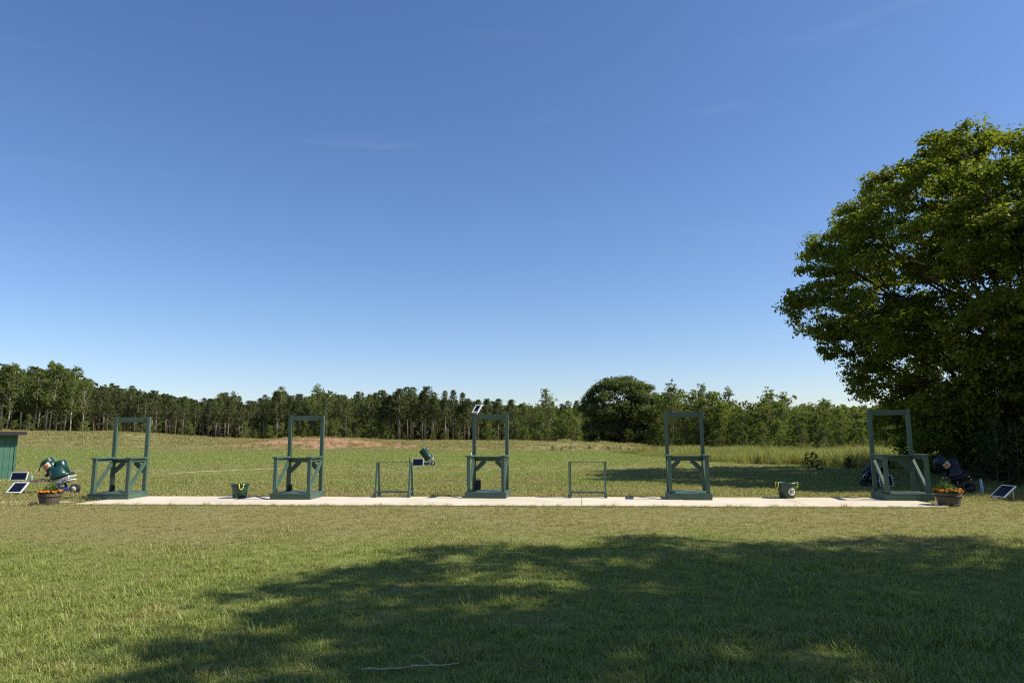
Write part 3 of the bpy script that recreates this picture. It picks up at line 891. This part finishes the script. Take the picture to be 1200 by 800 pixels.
# ------------------------------------------------------------------ trees
def branch_tubes(segs, n=7):
    mb = MB()
    for pts, rads in segs: mb.tube(pts, rads, n)
    return mb
def clump_points(centers, radii, per, rng, flat=.75, shell=.55):
    P, N_ = [], []
    for c, r, k in zip(centers, radii, per):
        d = rng.normal(size=(k, 3)); d /= np.linalg.norm(d, axis=1, keepdims=True)
        q = (shell + (1 - shell) * rng.random((k, 1))) * r
        p = d * q; p[:, 2] *= flat
        P.append(np.asarray(c) + p); N_.append(d * .8 + rng.normal(size=(k, 3)) * .55 + np.array([0, 0, .75]))
    return np.concatenate(P), np.concatenate(N_)

def big_tree(seed, prof, centre_h, n_lobes, sub, leaves, leaf, lobe_r, trunk_r, extra=()):
    """prof: [(z, radius)] envelope of the crown about the trunk"""
    rng = np.random.default_rng(seed)
    zs = np.array([p[0] for p in prof]); rs = np.array([p[1] for p in prof])
    lobes = []
    wz = rs / rs.sum()
    lobes = [np.array(e[:3], float) for e in extra]; lr = [e[3] for e in extra]
    tries = 0
    while len(lobes) < n_lobes and tries < 8000:
        tries += 1
        z = rng.uniform(zs[0], zs[-1]); env = np.interp(z, zs, rs)
        if rng.random() > env / rs.max() + .15: continue
        r = lobe_r * rng.uniform(.7, 1.25)
        th = rng.uniform(0, 2 * math.pi)
        inner = rng.random() < .24
        q = max(env - r * .75, .0) * (rng.uniform(.3, .7) if inner else rng.uniform(.88, 1.04))
        p = np.array([q * math.cos(th), q * math.sin(th), min(z, zs[-1] - r * .6)])
        if all(np.linalg.norm(p - o) > .62 * (r + r2) * .66 for o, r2 in zip(lobes, lr)) or tries > 6500:
            lobes.append(p); lr.append(r)
    # sub clumps on the outer and upper side of each lobe
    sc, sr, sp = [], [], []
    for c, r in zip(lobes, lr):
        k = int(sub * (r / lobe_r) ** 2)
        out = np.array([c[0], c[1], 0]); out /= max(np.linalg.norm(out), .5)
        d = rng.normal(size=(k, 3)) + out * .45 + np.array([0, 0, .35]); d /= np.linalg.norm(d, axis=1, keepdims=True)
        q = r * (.40 + .65 * rng.random((k, 1)) ** .45)
        p = d * q; p[:, 2] *= .56
        for j in range(k):
            if c[2] + p[j, 2] < .12: continue
            sc.append(c + p[j]); sr.append(rng.uniform(.28, .55) * leaf / .085); sp.append(int(leaves * rng.uniform(.6, 1.4)))
    P, N_ = clump_points(sc, sr, sp, rng, .6, .25)
    v, f = leaf_quads(P, N_, leaf * rng.uniform(.7, 1.3, len(P)), .55)
    # wood
    segs = []
    top = zs[-1] * .72
    tp = [(0, 0, -.1), (.05, .02, 1.2), (.12, -.05, 2.6), (0, .1, centre_h)]
    segs.append(([Vector(p) for p in tp] + [Vector((.2, 0, top))], [trunk_r * 1.35, trunk_r, trunk_r * .9, trunk_r * .75, trunk_r * .25]))
    limbs = []
    for c, r in zip(lobes, lr):
        b = Vector(c)
        near = [l for l in limbs if (l[1] - b).length < 3.6 and l[1].xy.length < b.xy.length]
        if near and rng.random() < .75:                       # fork off a limb that is already there
            l = near[int(rng.integers(len(near)))]
            a = l[0].lerp(l[1], .72); r0 = l[2] * .5
        else:
            z0 = np.clip(c[2] * rng.uniform(.25, .62), 1.4, top * .85); a = Vector((.05, .02, float(z0))); r0 = trunk_r * .26
        d = (b - a).length
        m1 = a.lerp(b, .35) + Vector(rng.normal(size=3) * d * .07) + Vector((0, 0, .06 * d)); m2_ = a.lerp(b, .7) + Vector(rng.normal(size=3) * d * .06)
        segs.append(([a, m1, m2_, b], [r0, r0 * .7, r0 * .42, r0 * .15])); limbs.append((a, b, r0))
        for j in range(5):
            e = b + Vector(np.clip(rng.normal(size=3), -1.2, 1.2)) * (r * .36)
            segs.append(([m2_.lerp(b, .3 + .12 * j), (b + e) / 2 + Vector((0, 0, .06)), e], [r0 * .22, r0 * .13, .008]))
    return branch_tubes(segs), v, f, lobes
SHARED = {}
def plant_tree(name, seed_parts, mats, loc, label, cat='tree', group=None, rz=0, sc=1.0):
    mb, v, f = seed_parts[:3]
    t = empty(name, loc, rz, sc)
    key = id(v)
    if key in SHARED:                                          # a further tree of the same growth
        for nm, me_ in zip(('trunk', 'crown'), SHARED[key]): link(nm, me_, None, t)
    else:
        SHARED[key] = (mb.build('trunk', mats[0], t, True).data, link('crown', np_mesh('crown', v, f), mats[1], t).data)
    tag(t, label, cat, group)
    return t
# the big tree at the right
HX, HY = 21.5, 26.6
prof = [(.6, 5.2), (1.9, 6.4), (3.0, 7.0), (4.3, 7.3), (5.1, 8.0), (5.8, 9.0), (6.8, 9.4), (8.0, 9.2), (9.0, 9.1), (10.2, 8.4), (11.4, 7.3), (12.3, 5.3), (12.9, 3.2), (13.3, 1.6)]
extra = [(-8.0, -.6, 6.3, 1.25), (-7.6, 1.6, 8.9, 1.6), (-8.1, -.5, 7.9, 1.3), (-6.6, -2.2, 10.6, 1.7), (-4.7, -2.5, 11.9, 1.7), (-2.2, -1.0, 12.6, 1.7), (.6, -.6, 12.9, 1.7), (-6.9, 2.2, 5.4, 1.4), (-5.9, -3.0, 4.3, 1.5), (-5.8, -2, 2.6, 1.5)]
hero = big_tree(21, prof, 4.5, 205, 40, 48, .088, 1.65, .42, extra)
plant_tree('broad_tree', hero, ('bark_oak', 'oak'), (HX, HY, -.02), 'huge broad dark green tree filling the right edge behind the last stand')
# trees just out of frame to the right: they throw the shade over the lawn
prof2 = [(6.4, 2.6), (7.6, 4.6), (9.2, 5.7), (11, 6.0), (12.8, 5.6), (14.4, 4.4), (15.6, 2.6), (16.2, 1.3)]
extra2 = [(-6.6, 3.6, 11.6, 1.6), (-5.2, 4.9, 12.0, 1.7), (-7.3, 1.9, 11.2, 1.4), (-3.5, 5.6, 11.5, 1.7), (0, 5.6, 11, 1.7), (3.5, 5.2, 10.5, 1.7), (-1.5, 5.4, 13, 1.6)]
shade = big_tree(33, prof2, 7.0, 74, 40, 40, .11, 1.8, .36, extra2)
plant_tree('shade_tree', shade, ('bark_oak', 'oak'), (16.6, 1.9, 0), 'tall broad tree beyond the right edge, its shade on the near lawn')
plant_tree('shade_tree', shade, ('bark_oak', 'oak'), (24.0, 2.4, 0), 'farther tall tree beyond the right edge, shading the lower right lawn', 'tree', None, 2.1, .95)
plant_tree('shade_tree', shade, ('bark_oak', 'oak'), (19.0, -7.5, 0), 'added unseen tree behind the viewer to the right, blocking some sky', 'tree', None, 3.3, 1.0)  # added out of view to cut sky light on the near lawn
prof3 = [(.5, 5.0), (2, 6.2), (4, 7.0), (6, 7.2), (8, 6.6), (9.8, 5.0), (11, 2.8), (11.6, 1.4)]
side = big_tree(44, prof3, 3.5, 64, 34, 36, .10, 1.8, .36)
plant_tree('side_tree', side, ('bark_oak', 'oak'), (24.0, 20.6, 0), 'broad low branched tree beyond the right edge beside the huge dark one')
# --- prototype builders for the far trees
def pine_proto(seed, h=11.0):
    rng = np.random.default_rng(seed)
    lean = rng.normal(size=2) * .012
    segs = [([Vector((0, 0, -.3)), Vector((lean[0] * h * .3, lean[1] * h * .3, h * .35)), Vector((lean[0] * h, lean[1] * h, h * .97))], [.155, .12, .03])]
    z = h * rng.uniform(.40, .5); C, Rr, K = [], [], []
    while z < h * .99:
        t = (z - h * .4) / (h * .6)
        L = (1.9 * (1 - t) ** .65 + .22) * rng.uniform(.75, 1.2)
        if t < .2: L *= rng.uniform(.4, 1)
        a0 = rng.uniform(0, 6.28)
        for k in range(rng.integers(4, 6)):
            a = a0 + k * 1.35 + rng.normal() * .2; Lk = L * rng.uniform(.65, 1.1)
            e = Vector((lean[0] * z + Lk * math.cos(a), lean[1] * z + Lk * math.sin(a), z + Lk * .32))
            segs.append(([Vector((lean[0] * z, lean[1] * z, z)), e], [.03, .012]))
            for s in (.5, .8, 1.0):
                C.append(np.array([lean[0] * z + Lk * s * math.cos(a), lean[1] * z + Lk * s * math.sin(a), z + Lk * .32 * s + .05])); Rr.append(.36 * rng.uniform(.8, 1.3)); K.append(int(rng.integers(9, 15)))
        z += h * .042 * rng.uniform(.8, 1.2)
    for k in range(7):           # dead lower branches
        zz = h * rng.uniform(.18, .45); a = rng.uniform(0, 6.28); L = rng.uniform(.5, 1.3)
        segs.append(([Vector((0, 0, zz)), Vector((L * math.cos(a), L * math.sin(a), zz + rng.uniform(-.1, .3)))], [.022, .008]))
    P, N_ = clump_points(C, Rr, K, rng, .8, .3)
    v, f = leaf_quads(P, N_, .15 * rng.uniform(.7, 1.3, len(P)), .36)
    return branch_tubes(segs, 5), v, f
def hardwood_proto(seed, h=12.0, crown0=.35, wid=.24, low=False, leaf=.13, nl=26, per=(90, 150), stems=1):
    rng = np.random.default_rng(seed)
    segs = []; C, Rr, K = [], [], []
    tops = []
    for s in range(stems):
        off = rng.normal(size=2) * (.25 if stems > 1 else 0); ln = rng.normal(size=2) * .05
        pts = [Vector((off[0], off[1], -.3))]
        for q in (.3, .6, .92): pts.append(Vector((off[0] + ln[0] * h * q + rng.normal() * .1, off[1] + ln[1] * h * q + rng.normal() * .1, h * q)))
        segs.append((pts, [h * .013 / math.sqrt(stems), h * .0105 / math.sqrt(stems), h * .007 / math.sqrt(stems), .02])); tops.append((off, ln))
    for k in range(nl):
        t = (k + rng.random()) / nl; z = h * (crown0 + (1.0 - crown0) * t) * .97
        env = h * wid * (math.sin(math.pi * min(1, .16 + .84 * t ** .9)) ** .7 if not low else (1 - .75 * t ** 1.6))
        a = rng.uniform(0, 6.28); r = h * .085 * rng.uniform(.7, 1.3); q = env * math.sqrt(rng.random()) * 1.0
        off, ln = tops[k % stems]
        c = np.array([off[0] + ln[0] * z + q * math.cos(a), off[1] + ln[1] * z + q * math.sin(a), z - r * .3])
        C.append(c); Rr.append(r); K.append(int(rng.integers(*per)))
        segs.append(([Vector((off[0] + ln[0] * z * .7, off[1] + ln[1] * z * .7, z * .72)), Vector(c)], [h * .0035, .012]))
    # each lobe breaks up into small sprays
    C2, R2, K2 = [], [], []
    for c, r, k in zip(C, Rr, K):
        m = 9
        d = rng.normal(size=(m, 3)) + np.array([0, 0, .3]); d /= np.linalg.norm(d, axis=1, keepdims=True)
        for j in range(m):
            C2.append(c + d[j] * r * rng.uniform(.45, 1.1) * np.array([1, 1, .8])); R2.append(r * rng.uniform(.28, .5)); K2.append(max(3, k // m))
    P, N_ = clump_points(C2, R2, K2, rng, .7, .2)
    ok = P[:, 2] > .15
    P, N_ = P[ok], N_[ok]
    v, f = leaf_quads(P, N_, leaf * rng.uniform(.7, 1.35, len(P)), .6)
    return branch_tubes(segs, 5), v, f
class Proto:
    def __init__(self, parts, h, mats):
        mb, v, f = parts
        me = bpy.data.meshes.new('trunk'); me.from_pydata(mb.v, [], mb.f); me.validate()
        me.polygons.foreach_set('use_smooth', np.ones(len(me.polygons), bool)); me.materials.append(MAT[mats[0]])
        self.trunk = me; self.crown = np_mesh('crown', v, f); self.crown.materials.append(MAT[mats[1]]); self.h = h
    def plant(self, name, x, y, H, label, group, wide=1.0, cat='tree', z=None):
        t = empty(name, (x, y, tz(x, y) - .05 if z is None else z), random.uniform(0, 6.28)); s = H / self.h
        t.scale = (s * wide, s * wide, s)
        for nm, me in (('trunk', self.trunk), ('crown', self.crown)):
            o = bpy.data.objects.new(nm, me); COL.objects.link(o); o.parent = t
        tag(t, label, cat, group)
        return t
pines = [Proto(pine_proto(100 + k), 11.0, ('bark_pine', 'pine')) for k in range(7)]
poplars = [Proto(hardwood_proto(200 + k, 13, .38, .17, False, .12, 30, (120, 170)), 13, ('bark_pale', 'hard')) for k in range(4)]
hards = [Proto(hardwood_proto(300 + k, 12, .12, .24, False, .12, 38, (120, 170)), 12, ('bark_pine', 'hard')) for k in range(4)]
thick = [Proto(hardwood_proto(400 + k, 7, .04, .36, True, .080, 56, (130, 190), 3), 7, ('bark_pine', 'thick')) for k in range(5)]
bushes = [Proto(hardwood_proto(500 + k, 3, .02, .42, True, .060, 34, (110, 150), 4), 3, ('bark_oak', 'under')) for k in range(4)]
dome = Proto(hardwood_proto(600, 12, .05, .1, True, .10, 4, (10, 20)), 12, ('bark_oak', 'dusk'))

sky_x = [-150, 0, 10, 30, 60, 80, 100, 115, 130, 150, 180, 200, 220, 240, 255, 270, 285, 300, 325, 345, 380, 400, 430, 460, 500, 515, 545, 600, 640, 700]
sky_y = [430, 428, 424, 433, 425, 430, 444, 452, 452, 453, 457, 463, 465, 468, 462, 459, 466, 468, 454, 465, 452, 462, 460, 456, 455, 465, 467, 469, 469, 469]
def hor(px): return 514 - .0066 * (px - 600)
def H_for(px, top, D, x, y): return EYE + (hor(px) - top) / FPX * D - tz(x, y)
def seen(px):
    for a, b, s in ((-999, 35, 'left of the shed corner'), (35, 100, 'between the shed and the leftmost stand'), (100, 190, 'behind the leftmost stand'), (190, 310, 'between the two left stands'), (310, 390, 'behind the second stand from left'),
                    (390, 500, 'left of the middle stand'), (500, 600, 'behind the middle stand'), (600, 700, 'right of the middle stand'), (700, 775, 'below the round dark tree'), (775, 835, 'behind the fourth stand'), (835, 930, 'left of the big tree'), (930, 1010, 'above the lone field bush'), (1010, 1100, 'seen through the rightmost stand'), (1100, 9999, 'beyond the big tree')):
        if a <= px < b: return s
ORD = ['first', 'second', 'third', 'fourth', 'fifth', 'sixth', 'seventh', 'eighth', 'ninth', 'tenth', 'eleventh', 'twelfth', 'thirteenth', 'fourteenth', 'fifteenth', 'sixteenth', 'seventeenth', 'eighteenth', 'nineteenth', 'twentieth']
COUNT = {}
def nth(what, px):
    """counts the front trees of a kind in each gap, from the left"""
    k = (what, seen(px)); COUNT[k] = COUNT.get(k, -1) + 1
    return '%s %s, %s from left' % (what, seen(px), ORD[min(COUNT[k], 19)])
# rows of the far wood
for row in range(5):
    D0 = 158 + row * 6.5
    px = -140 + row * 5
    while px < 700:
        D = D0 + random.uniform(-2.5, 2.5)
        x = (px - 600) / FPX * D; y = D
        top = np.interp(px, sky_x, sky_y) + (random.uniform(-1.5, 9) if row < 3 else random.uniform(3, 12))
        H = max(5, H_for(px, top, D, x, y))
        step_ = random.uniform(10, 17)
        r = random.random()
        if px < 108 and r < .75:
            if row < 2: poplars[random.randrange(4)].plant('poplar_tree', x, y, H, nth('tall pale trunked hardwood', px) if row == 0 else 'pale trunked hardwood in the second row ' + seen(px), 'pale trunked trees of the far wood', random.uniform(.85, 1.1))
            else: hards[random.randrange(4)].plant('hardwood_tree', x, y, H * .97, 'leafy green hardwood deep in the far wood ' + seen(px), 'hardwoods of the far wood', 1.0)
            step_ *= 1.15
        elif (310 < px < 455 and r < .50) or (600 < px and r < .6) or r < .07:
            hards[random.randrange(4)].plant('hardwood_tree', x, y, H * (.97 if row > 0 else random.uniform(.62, .95)), nth('leafy hardwood at the wood edge', px) if row == 0 else 'leafy hardwood among the back pines ' + seen(px), 'hardwoods of the far wood', random.uniform(.85, 1.1))
            step_ *= 1.2
        else:
            pines[random.randrange(7)].plant('pine_tree', x, y, H, nth('front row pine', px) if row == 0 else 'slender pine in the back rows ' + seen(px), 'pines of the far wood', random.uniform(.95, 1.3))
        px += step_
# trees that stand out of the skyline: px, top y, distance, kind
for px, top, D, kind, w, lab in ((5, 423, 156, 'p', 1.25, 'tallest rounded hardwood above the shed roof'), (57, 424, 157, 'p', 1.0, 'tall hardwood with a round head, left of the leftmost stand'), (78, 429, 158, 'p', 1.0, 'tall round headed hardwood beside a darker pine, left of the leftmost stand'),
                              (100, 440, 160, 'p', .7, 'thin topped hardwood at the dip of the skyline'), (272, 457, 160, 'h', .75, 'round topped hardwood standing over the pines, between the left stands'), (255, 460, 159, 'p', .6, 'thin pale trunked tree with a small open head between the left stands'),
                              (326, 451, 158, 'p', .8, 'ragged tall hardwood left of the second stand'), (379, 449, 160, 'h', .9, 'tall leafy hardwood right above the second stand'), (499, 454, 157, 'n', 1.4, 'tallest bushy pine above the field machine'), (468, 456, 157, 'n', 1.5, 'bushy pine left of the tallest one above the left gun rack'),
                              (447, 458, 158, 'n', 1.4, 'bushy pine above the left gun rack, left of its taller twin'), (520, 459, 165, 'n', .9, 'narrow spire topped pine left of the small solar panel'), (531, 458, 165, 'n', .9, 'second narrow spire topped pine by the small solar panel'), (543, 461, 166, 'n', .9, 'third narrow spire topped pine nearest the small solar panel'),
                              (645, 455, 150, 'h', 1.05, 'round headed tree rising alone from the low wood right of the middle stand')):
    x = (px - 600) / FPX * D
    H = H_for(px, top, D, x, D)
    pr = {'p': poplars, 'h': hards, 'n': pines}[kind][random.randrange(4)]
    pr.plant({'p': 'poplar_tree', 'h': 'hardwood_tree', 'n': 'pine_tree'}[kind], x, D, H, lab, 'trees rising out of the far skyline', w)
# undergrowth along the foot of the far wood
for px in np.arange(-60, 700, 15.):
    px = px + random.uniform(-6, 6); D = random.uniform(150, 157); x = (px - 600) / FPX * D
    dens = 1.0 if (300 < px < 460 or px < 40 or px > 560) else .55
    if random.random() > dens: continue
    thick[random.randrange(5)].plant('sapling', x, D, random.uniform(2.2, 5.5), nth('sapling at the wood foot', px), 'saplings at the foot of the far wood', random.uniform(.8, 1.2))
# the deep wood behind, one mass
n = 95000
th = RNG.uniform(-1.05, .62, n); D = RNG.uniform(196, 262, n); x = th * D
pxs = 600 + th * FPX
topz = EYE + (514 - (np.interp(pxs, sky_x, sky_y) + 4)) / FPX * 196 + (fbm(x * .16, D * .16, 3) - .55) * 5
z = terrain(x, D) - .3 + RNG.random(n) ** 1.1 * np.maximum(topz - 1.2, 4)
v, f = leaf_quads(np.stack([x, D, z], 1), RNG.normal(size=(n, 3)) + np.array([.3, -.3, .6]), RNG.uniform(.6, 1.2, n), .6)
tag(link('deep_wood', np_mesh('deep_wood', v, f), 'pine'), 'dense dark wood standing as one mass behind the far pines', 'wood', kind='stuff')

# round dark tree and thicket on the right
def dome_tree():
    rng = np.random.default_rng(66)
    prof = [(.3, 4.5), (1.5, 6.2), (3, 7.0), (5, 7.4), (7, 7.2), (8.7, 6.3), (10.2, 4.8), (11.3, 2.9), (12.1, 1.4)]
    return big_tree(66, prof, 4, 84, 28, 26, .17, 1.6, .3)
dt = dome_tree()
D = 118; x = (728 - 600) / FPX * D
plant_tree('round_tree', dt, ('bark_oak', 'dusk'), (x, D, tz(x, D) - .1), 'round dome shaped dark tree rising over the thicket', 'tree', None, 0, (H_for(728, 440, D, x, D)) / 12.3)
tx = [640, 690, 760, 820, 900, 1000, 1100, 1250, 1400]; tD = [132, 122, 106, 84, 61, 53, 50, 50, 50]
sx_, sy_ = [640, 660, 680, 770, 776, 786, 800, 812, 830, 848, 860, 880, 900, 915, 930, 950, 965, 985, 1010, 1300], [500, 484, 470, 462, 456, 448, 462, 455, 451, 456, 467, 466, 457, 463, 466, 470, 467, 473, 474, 470]
for row in range(4):
    px = 640 + row * 9
    while px < 1330:
        D = np.interp(px, tx, tD) + row * 5 + random.uniform(-2, 2)
        x = (px - 600) / FPX * D
        top = np.interp(px, sx_, sy_)
        H = H_for(px, top, D, x, D) * ((.60, .80, .95, 1.03)[row]) * random.uniform(.88, 1.06)
        if 690 < px < 768: H *= .62
        thick[random.randrange(5)].plant('thicket_tree', x, D, max(H, 2), nth('front thicket tree', px) if row == 0 else ('young thicket tree of the second row ' if row == 1 else 'taller tree at the back of the thicket ') + seen(px), 'young trees of the right thicket', random.uniform(.8, 1.1))
        px += random.uniform(17, 26) * (62 / D if D < 62 else 1)
for px, top, D, w, lab in ((786, 446, 95, .75, 'slim open topped tree just right of the round dark tree'), (826, 449, 90, .8, 'tall feathery hardwood above the fourth stand'), (845, 452, 88, .8, 'tall hardwood right of the fourth stand frame'), (901, 454, 80, .9, 'ragged topped tree at the middle of the right thicket'), (968, 465, 90, 1.1, 'dark round topped tree at the right end of the thicket skyline')):
    x = (px - 600) / FPX * D
    hards[random.randrange(4)].plant('hardwood_tree', x, D, H_for(px, top, D, x, D), lab, 'trees rising out of the thicket', w)
# shrubs in the shade below the big tree
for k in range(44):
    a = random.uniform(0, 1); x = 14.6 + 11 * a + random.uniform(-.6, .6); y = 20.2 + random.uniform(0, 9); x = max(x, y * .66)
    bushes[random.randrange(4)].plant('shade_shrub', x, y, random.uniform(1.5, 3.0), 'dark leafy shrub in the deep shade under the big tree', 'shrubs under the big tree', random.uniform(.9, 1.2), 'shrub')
g = ground(955, 551); bushes[1].plant('field_bush', g.x, g.y + .3, .92, 'lone small dark bush in the tall grass right of centre', None, 1.05, 'bush')
g = ground(999, 550); bushes[2].plant('field_bush', g.x, g.y + .3, .6, 'smaller low bush in the tall grass just left of the rightmost stand', None, 1.3, 'bush')
for px, py, h_ in ((645, 527, .9), (655, 527.5, .7), (668, 526, .6), (692, 532, .7), (708, 531, .8), (727, 535, .6), (735, 536, .6)):
    D = 80; x = (px - 600) / FPX * D
    bushes[random.randrange(4)].plant('bank_bush', x, D + random.uniform(-3, 4), h_ * .75, 'small dark weed clump on the grassy bank right of the middle stand', 'weed clumps on the bank', 1.2, 'weed')

# ------------------------------------------------------------------ grass
def tuft_mesh(seed, nb, spread, h, w, lean=.5, segs=2):
    rng = np.random.default_rng(seed); V, F = [], []
    for k in range(nb):
        a = rng.uniform(0, 6.283); q = spread * math.sqrt(rng.random()); b = rng.uniform(0, 6.283)
        base = np.array([q * math.cos(a), q * math.sin(a), -.01]); hh = h * rng.uniform(.45, 1.25); ww = w * rng.uniform(.7, 1.3)
        d = np.array([math.cos(b), math.sin(b), 0]); s = np.array([-math.sin(b), math.cos(b), 0]) * ww / 2
        ln = lean * rng.uniform(.2, 1.5) * hh
        m_ = base + np.array([0, 0, hh * .6]) + d * ln * .35; t_ = base + np.array([0, 0, hh]) + d * ln
        o = len(V); V += [base - s, base + s, m_ + s * .75, m_ - s * .75, t_]
        F += [(o, o + 1, o + 2, o + 3), (o + 3, o + 2, o + 4)]
    me = bpy.data.meshes.new('tuft'); me.from_pydata([tuple(map(float, p)) for p in V], [], F)
    return me
def tuft_collection(name, mat, specs):
    c = bpy.data.collections.new(name)
    for k, s in enumerate(specs):
        me = tuft_mesh(*s); me.materials.append(MAT[mat])
        c.objects.link(bpy.data.objects.new('%s_%02d' % (name, k), me))
    return c
def scatter(name, coll, nvar, X, Y, scale, label, cat, Z=None):
    n = len(X)
    me = bpy.data.meshes.new(name); me.vertices.add(n)
    Z = terrain(X, Y) if Z is None else Z
    me.vertices.foreach_set('co', np.stack([X, Y, Z], 1).astype(np.float32).ravel())
    a = me.attributes.new('rot', 'FLOAT_VECTOR', 'POINT'); rv = np.zeros((n, 3), np.float32); rv[:, 2] = RNG.uniform(0, 6.283, n); rv[:, 0] = RNG.normal(size=n) * .12; rv[:, 1] = RNG.normal(size=n) * .12
    a.data.foreach_set('vector', rv.ravel())
    a = me.attributes.new('scl', 'FLOAT', 'POINT'); a.data.foreach_set('value', np.asarray(scale, np.float32))
    a = me.attributes.new('pick', 'INT', 'POINT'); a.data.foreach_set('value', RNG.integers(0, nvar, n).astype(np.int32))
    o = bpy.data.objects.new(name, me); COL.objects.link(o)
    ng = bpy.data.node_groups.new(name, 'GeometryNodeTree')
    ng.interface.new_socket('Geometry', in_out='INPUT', socket_type='NodeSocketGeometry'); ng.interface.new_socket('Geometry', in_out='OUTPUT', socket_type='NodeSocketGeometry')
    N, Lk = ng.nodes, ng.links
    gi, go_ = N.new('NodeGroupInput'), N.new('NodeGroupOutput'); iop = N.new('GeometryNodeInstanceOnPoints'); ci = N.new('GeometryNodeCollectionInfo')
    ci.inputs['Collection'].default_value = coll; ci.inputs['Separate Children'].default_value = True; ci.inputs['Reset Children'].default_value = True
    def attr(nm, ty):
        q = N.new('GeometryNodeInputNamedAttribute'); q.data_type = ty; q.inputs['Name'].default_value = nm; return q.outputs['Attribute']
    Lk.new(gi.outputs[0], iop.inputs['Points']); Lk.new(ci.outputs[0], iop.inputs['Instance']); iop.inputs['Pick Instance'].default_value = True
    Lk.new(attr('pick', 'INT'), iop.inputs['Instance Index']); Lk.new(attr('rot', 'FLOAT_VECTOR'), iop.inputs['Rotation']); Lk.new(attr('scl', 'FLOAT'), iop.inputs['Scale'])
    Lk.new(iop.outputs[0], go_.inputs[0])
    md = o.modifiers.new('scatter', 'NODES'); md.node_group = ng
    tag(o, label, cat, kind='stuff')
    return o
def off_path(X, Y, m=0.0):
    dx, dy = X - PF0.x, Y - PF0.y
    a = dx * ax.x + dy * ax.y; b = dx * nrm.x + dy * nrm.y
    return ~((a > -m) & (a < PLEN + m) & (b > -m) & (b < PW + m))
def wedge(y0, y1, dens, side=.92, pad=2.0):
    """points spread evenly over the ground in front of the camera between two distances"""
    W_ = side * y1 + pad; n = int(dens * 2 * W_ * (y1 - y0))
    X = RNG.uniform(-W_, W_, n); Y = RNG.uniform(y0, y1, n)
    k = np.abs(X) < side * Y + pad
    return X[k], Y[k]
lawn = tuft_collection('lawn_tuft', 'blade', [(k, 28, .075, .049, .0052, 1.0) for k in range(5)] + [(9, 20, .06, .085, .006, .95)])
parts = []
for y0, y1, d in ((2.6, 6, 200), (6, 9, 130), (9, 13, 90), (13, 19.5, 65)):
    X, Y = wedge(y0, y1, d); parts.append((X, Y))
X = np.concatenate([p[0] for p in parts]); Y = np.concatenate([p[1] for p in parts])
k = off_path(X, Y, .03)
pa = (X - PF0.x) * ax.x + (Y - PF0.y) * ax.y; pb = (X - PF0.x) * nrm.x + (Y - PF0.y) * nrm.y
k &= ~((pa < 0) & (pa > -6.5) & (pb > .15) & (pb < .75) & (RNG.random(len(X)) < .8))       # thin turf over the gravel
X, Y = X[k], Y[k]
short = 1 - .38 * sstep((Y - 9) / 4.5)
sc = (.62 + .85 * fbm(X * .8, Y * .8) * (0.6 + .7 * vnoise(X * 3.1, Y * 3.1))) * short * (1 + .25 * sstep((Y - 9) / 6))
scatter('lawn_grass', lawn, 6, X, Y, sc, 'mown lawn grass in front of the concrete path', 'grass')
field = tuft_collection('field_tuft', 'blade_far', [(40 + k, 34, .20, .07, .012, .8) for k in range(5)])
X1, Y1 = wedge(17, 32, 26, .9, 3); X2, Y2 = wedge(32, 80, 7.5, .9, 3)
X = np.concatenate([X1, X2]); Y = np.concatenate([Y1, Y2]); k = off_path(X, Y, .05); X, Y = X[k], Y[k]
sc = (.6 + .8 * fbm(X * .5, Y * .5)) * (1 + .5 * sstep((Y - 30) / 25))
scatter('field_grass', field, 5, X, Y, sc, 'mown field grass beyond the concrete path', 'grass')
rough = tuft_collection('rough_tuft', 'blade_far', [(60 + k, 40, .42, .26, .028, .7) for k in range(5)])
X, Y = wedge(56, 152, 2.1, .88, 4)
k = RNG.random(len(X)) < np.interp(Y, [56, 70, 90, 152], [.25, .7, 1, .8]); X, Y = X[k], Y[k]
ndirt = ((X + 24) / 14) ** 2 + ((Y - 93) / 7) ** 2 + (vnoise(X * .6, Y * .6) - .5) * 1.6
k = (ndirt > .75) | (RNG.random(len(X)) < .42); X, Y = X[k], Y[k]
sc = (.35 + 1.5 * fbm(X * .3, Y * .3) ** 1.6 + .5 * (vnoise(X * .9, Y * .9) > .8)) * np.interp(Y, [56, 74, 90, 152], [.28, .45, 1.0, 1.15])
scatter('rough_grass', rough, 5, X, Y, sc, 'rough brownish grass on the rising far field', 'grass')
weeds = tuft_collection('weed_stand', 'weed', [(80 + k, 46, .34, .85, .022, .35) for k in range(6)])
n = 16000; X = RNG.uniform(6, 46, n); Y = RNG.uniform(30, 100, n)
edge = np.interp(Y, [31, 34, 42, 60, 100], [18.5, 16.6, 12.9, 11.3, 9.5]) + (vnoise(X * .4 + 3, Y * .4) - .5) * 2.2
k = (Y < 66 + 8 * vnoise(X * .3, Y * .1)) & (X > edge) & (X < edge + np.interp(Y, [30, 100], [26, 12])); X, Y = X[k], Y[k]; edge = edge[k]
sc = (.45 + .75 * fbm(X * .35, Y * .35)) * (.55 + .45 * sstep((X - edge) / 2.0))
scatter('tall_weeds', weeds, 6, X, Y, sc, 'tall yellowish weeds along the foot of the right thicket', 'weeds')
# grass that hangs over the edges of the path
n = 1500; a = RNG.uniform(0, PLEN, n); b = np.where(RNG.random(n) < .55, RNG.uniform(-.06, .03, n), PW + RNG.uniform(-.03, .08, n))
X = PF0.x + ax.x * a + nrm.x * b; Y = PF0.y + ax.y * a + nrm.y * b
scatter('path_edge_grass', lawn, 6, X, Y, RNG.uniform(.5, 1.25, n), 'ragged grass fringe along both edges of the path', 'grass')
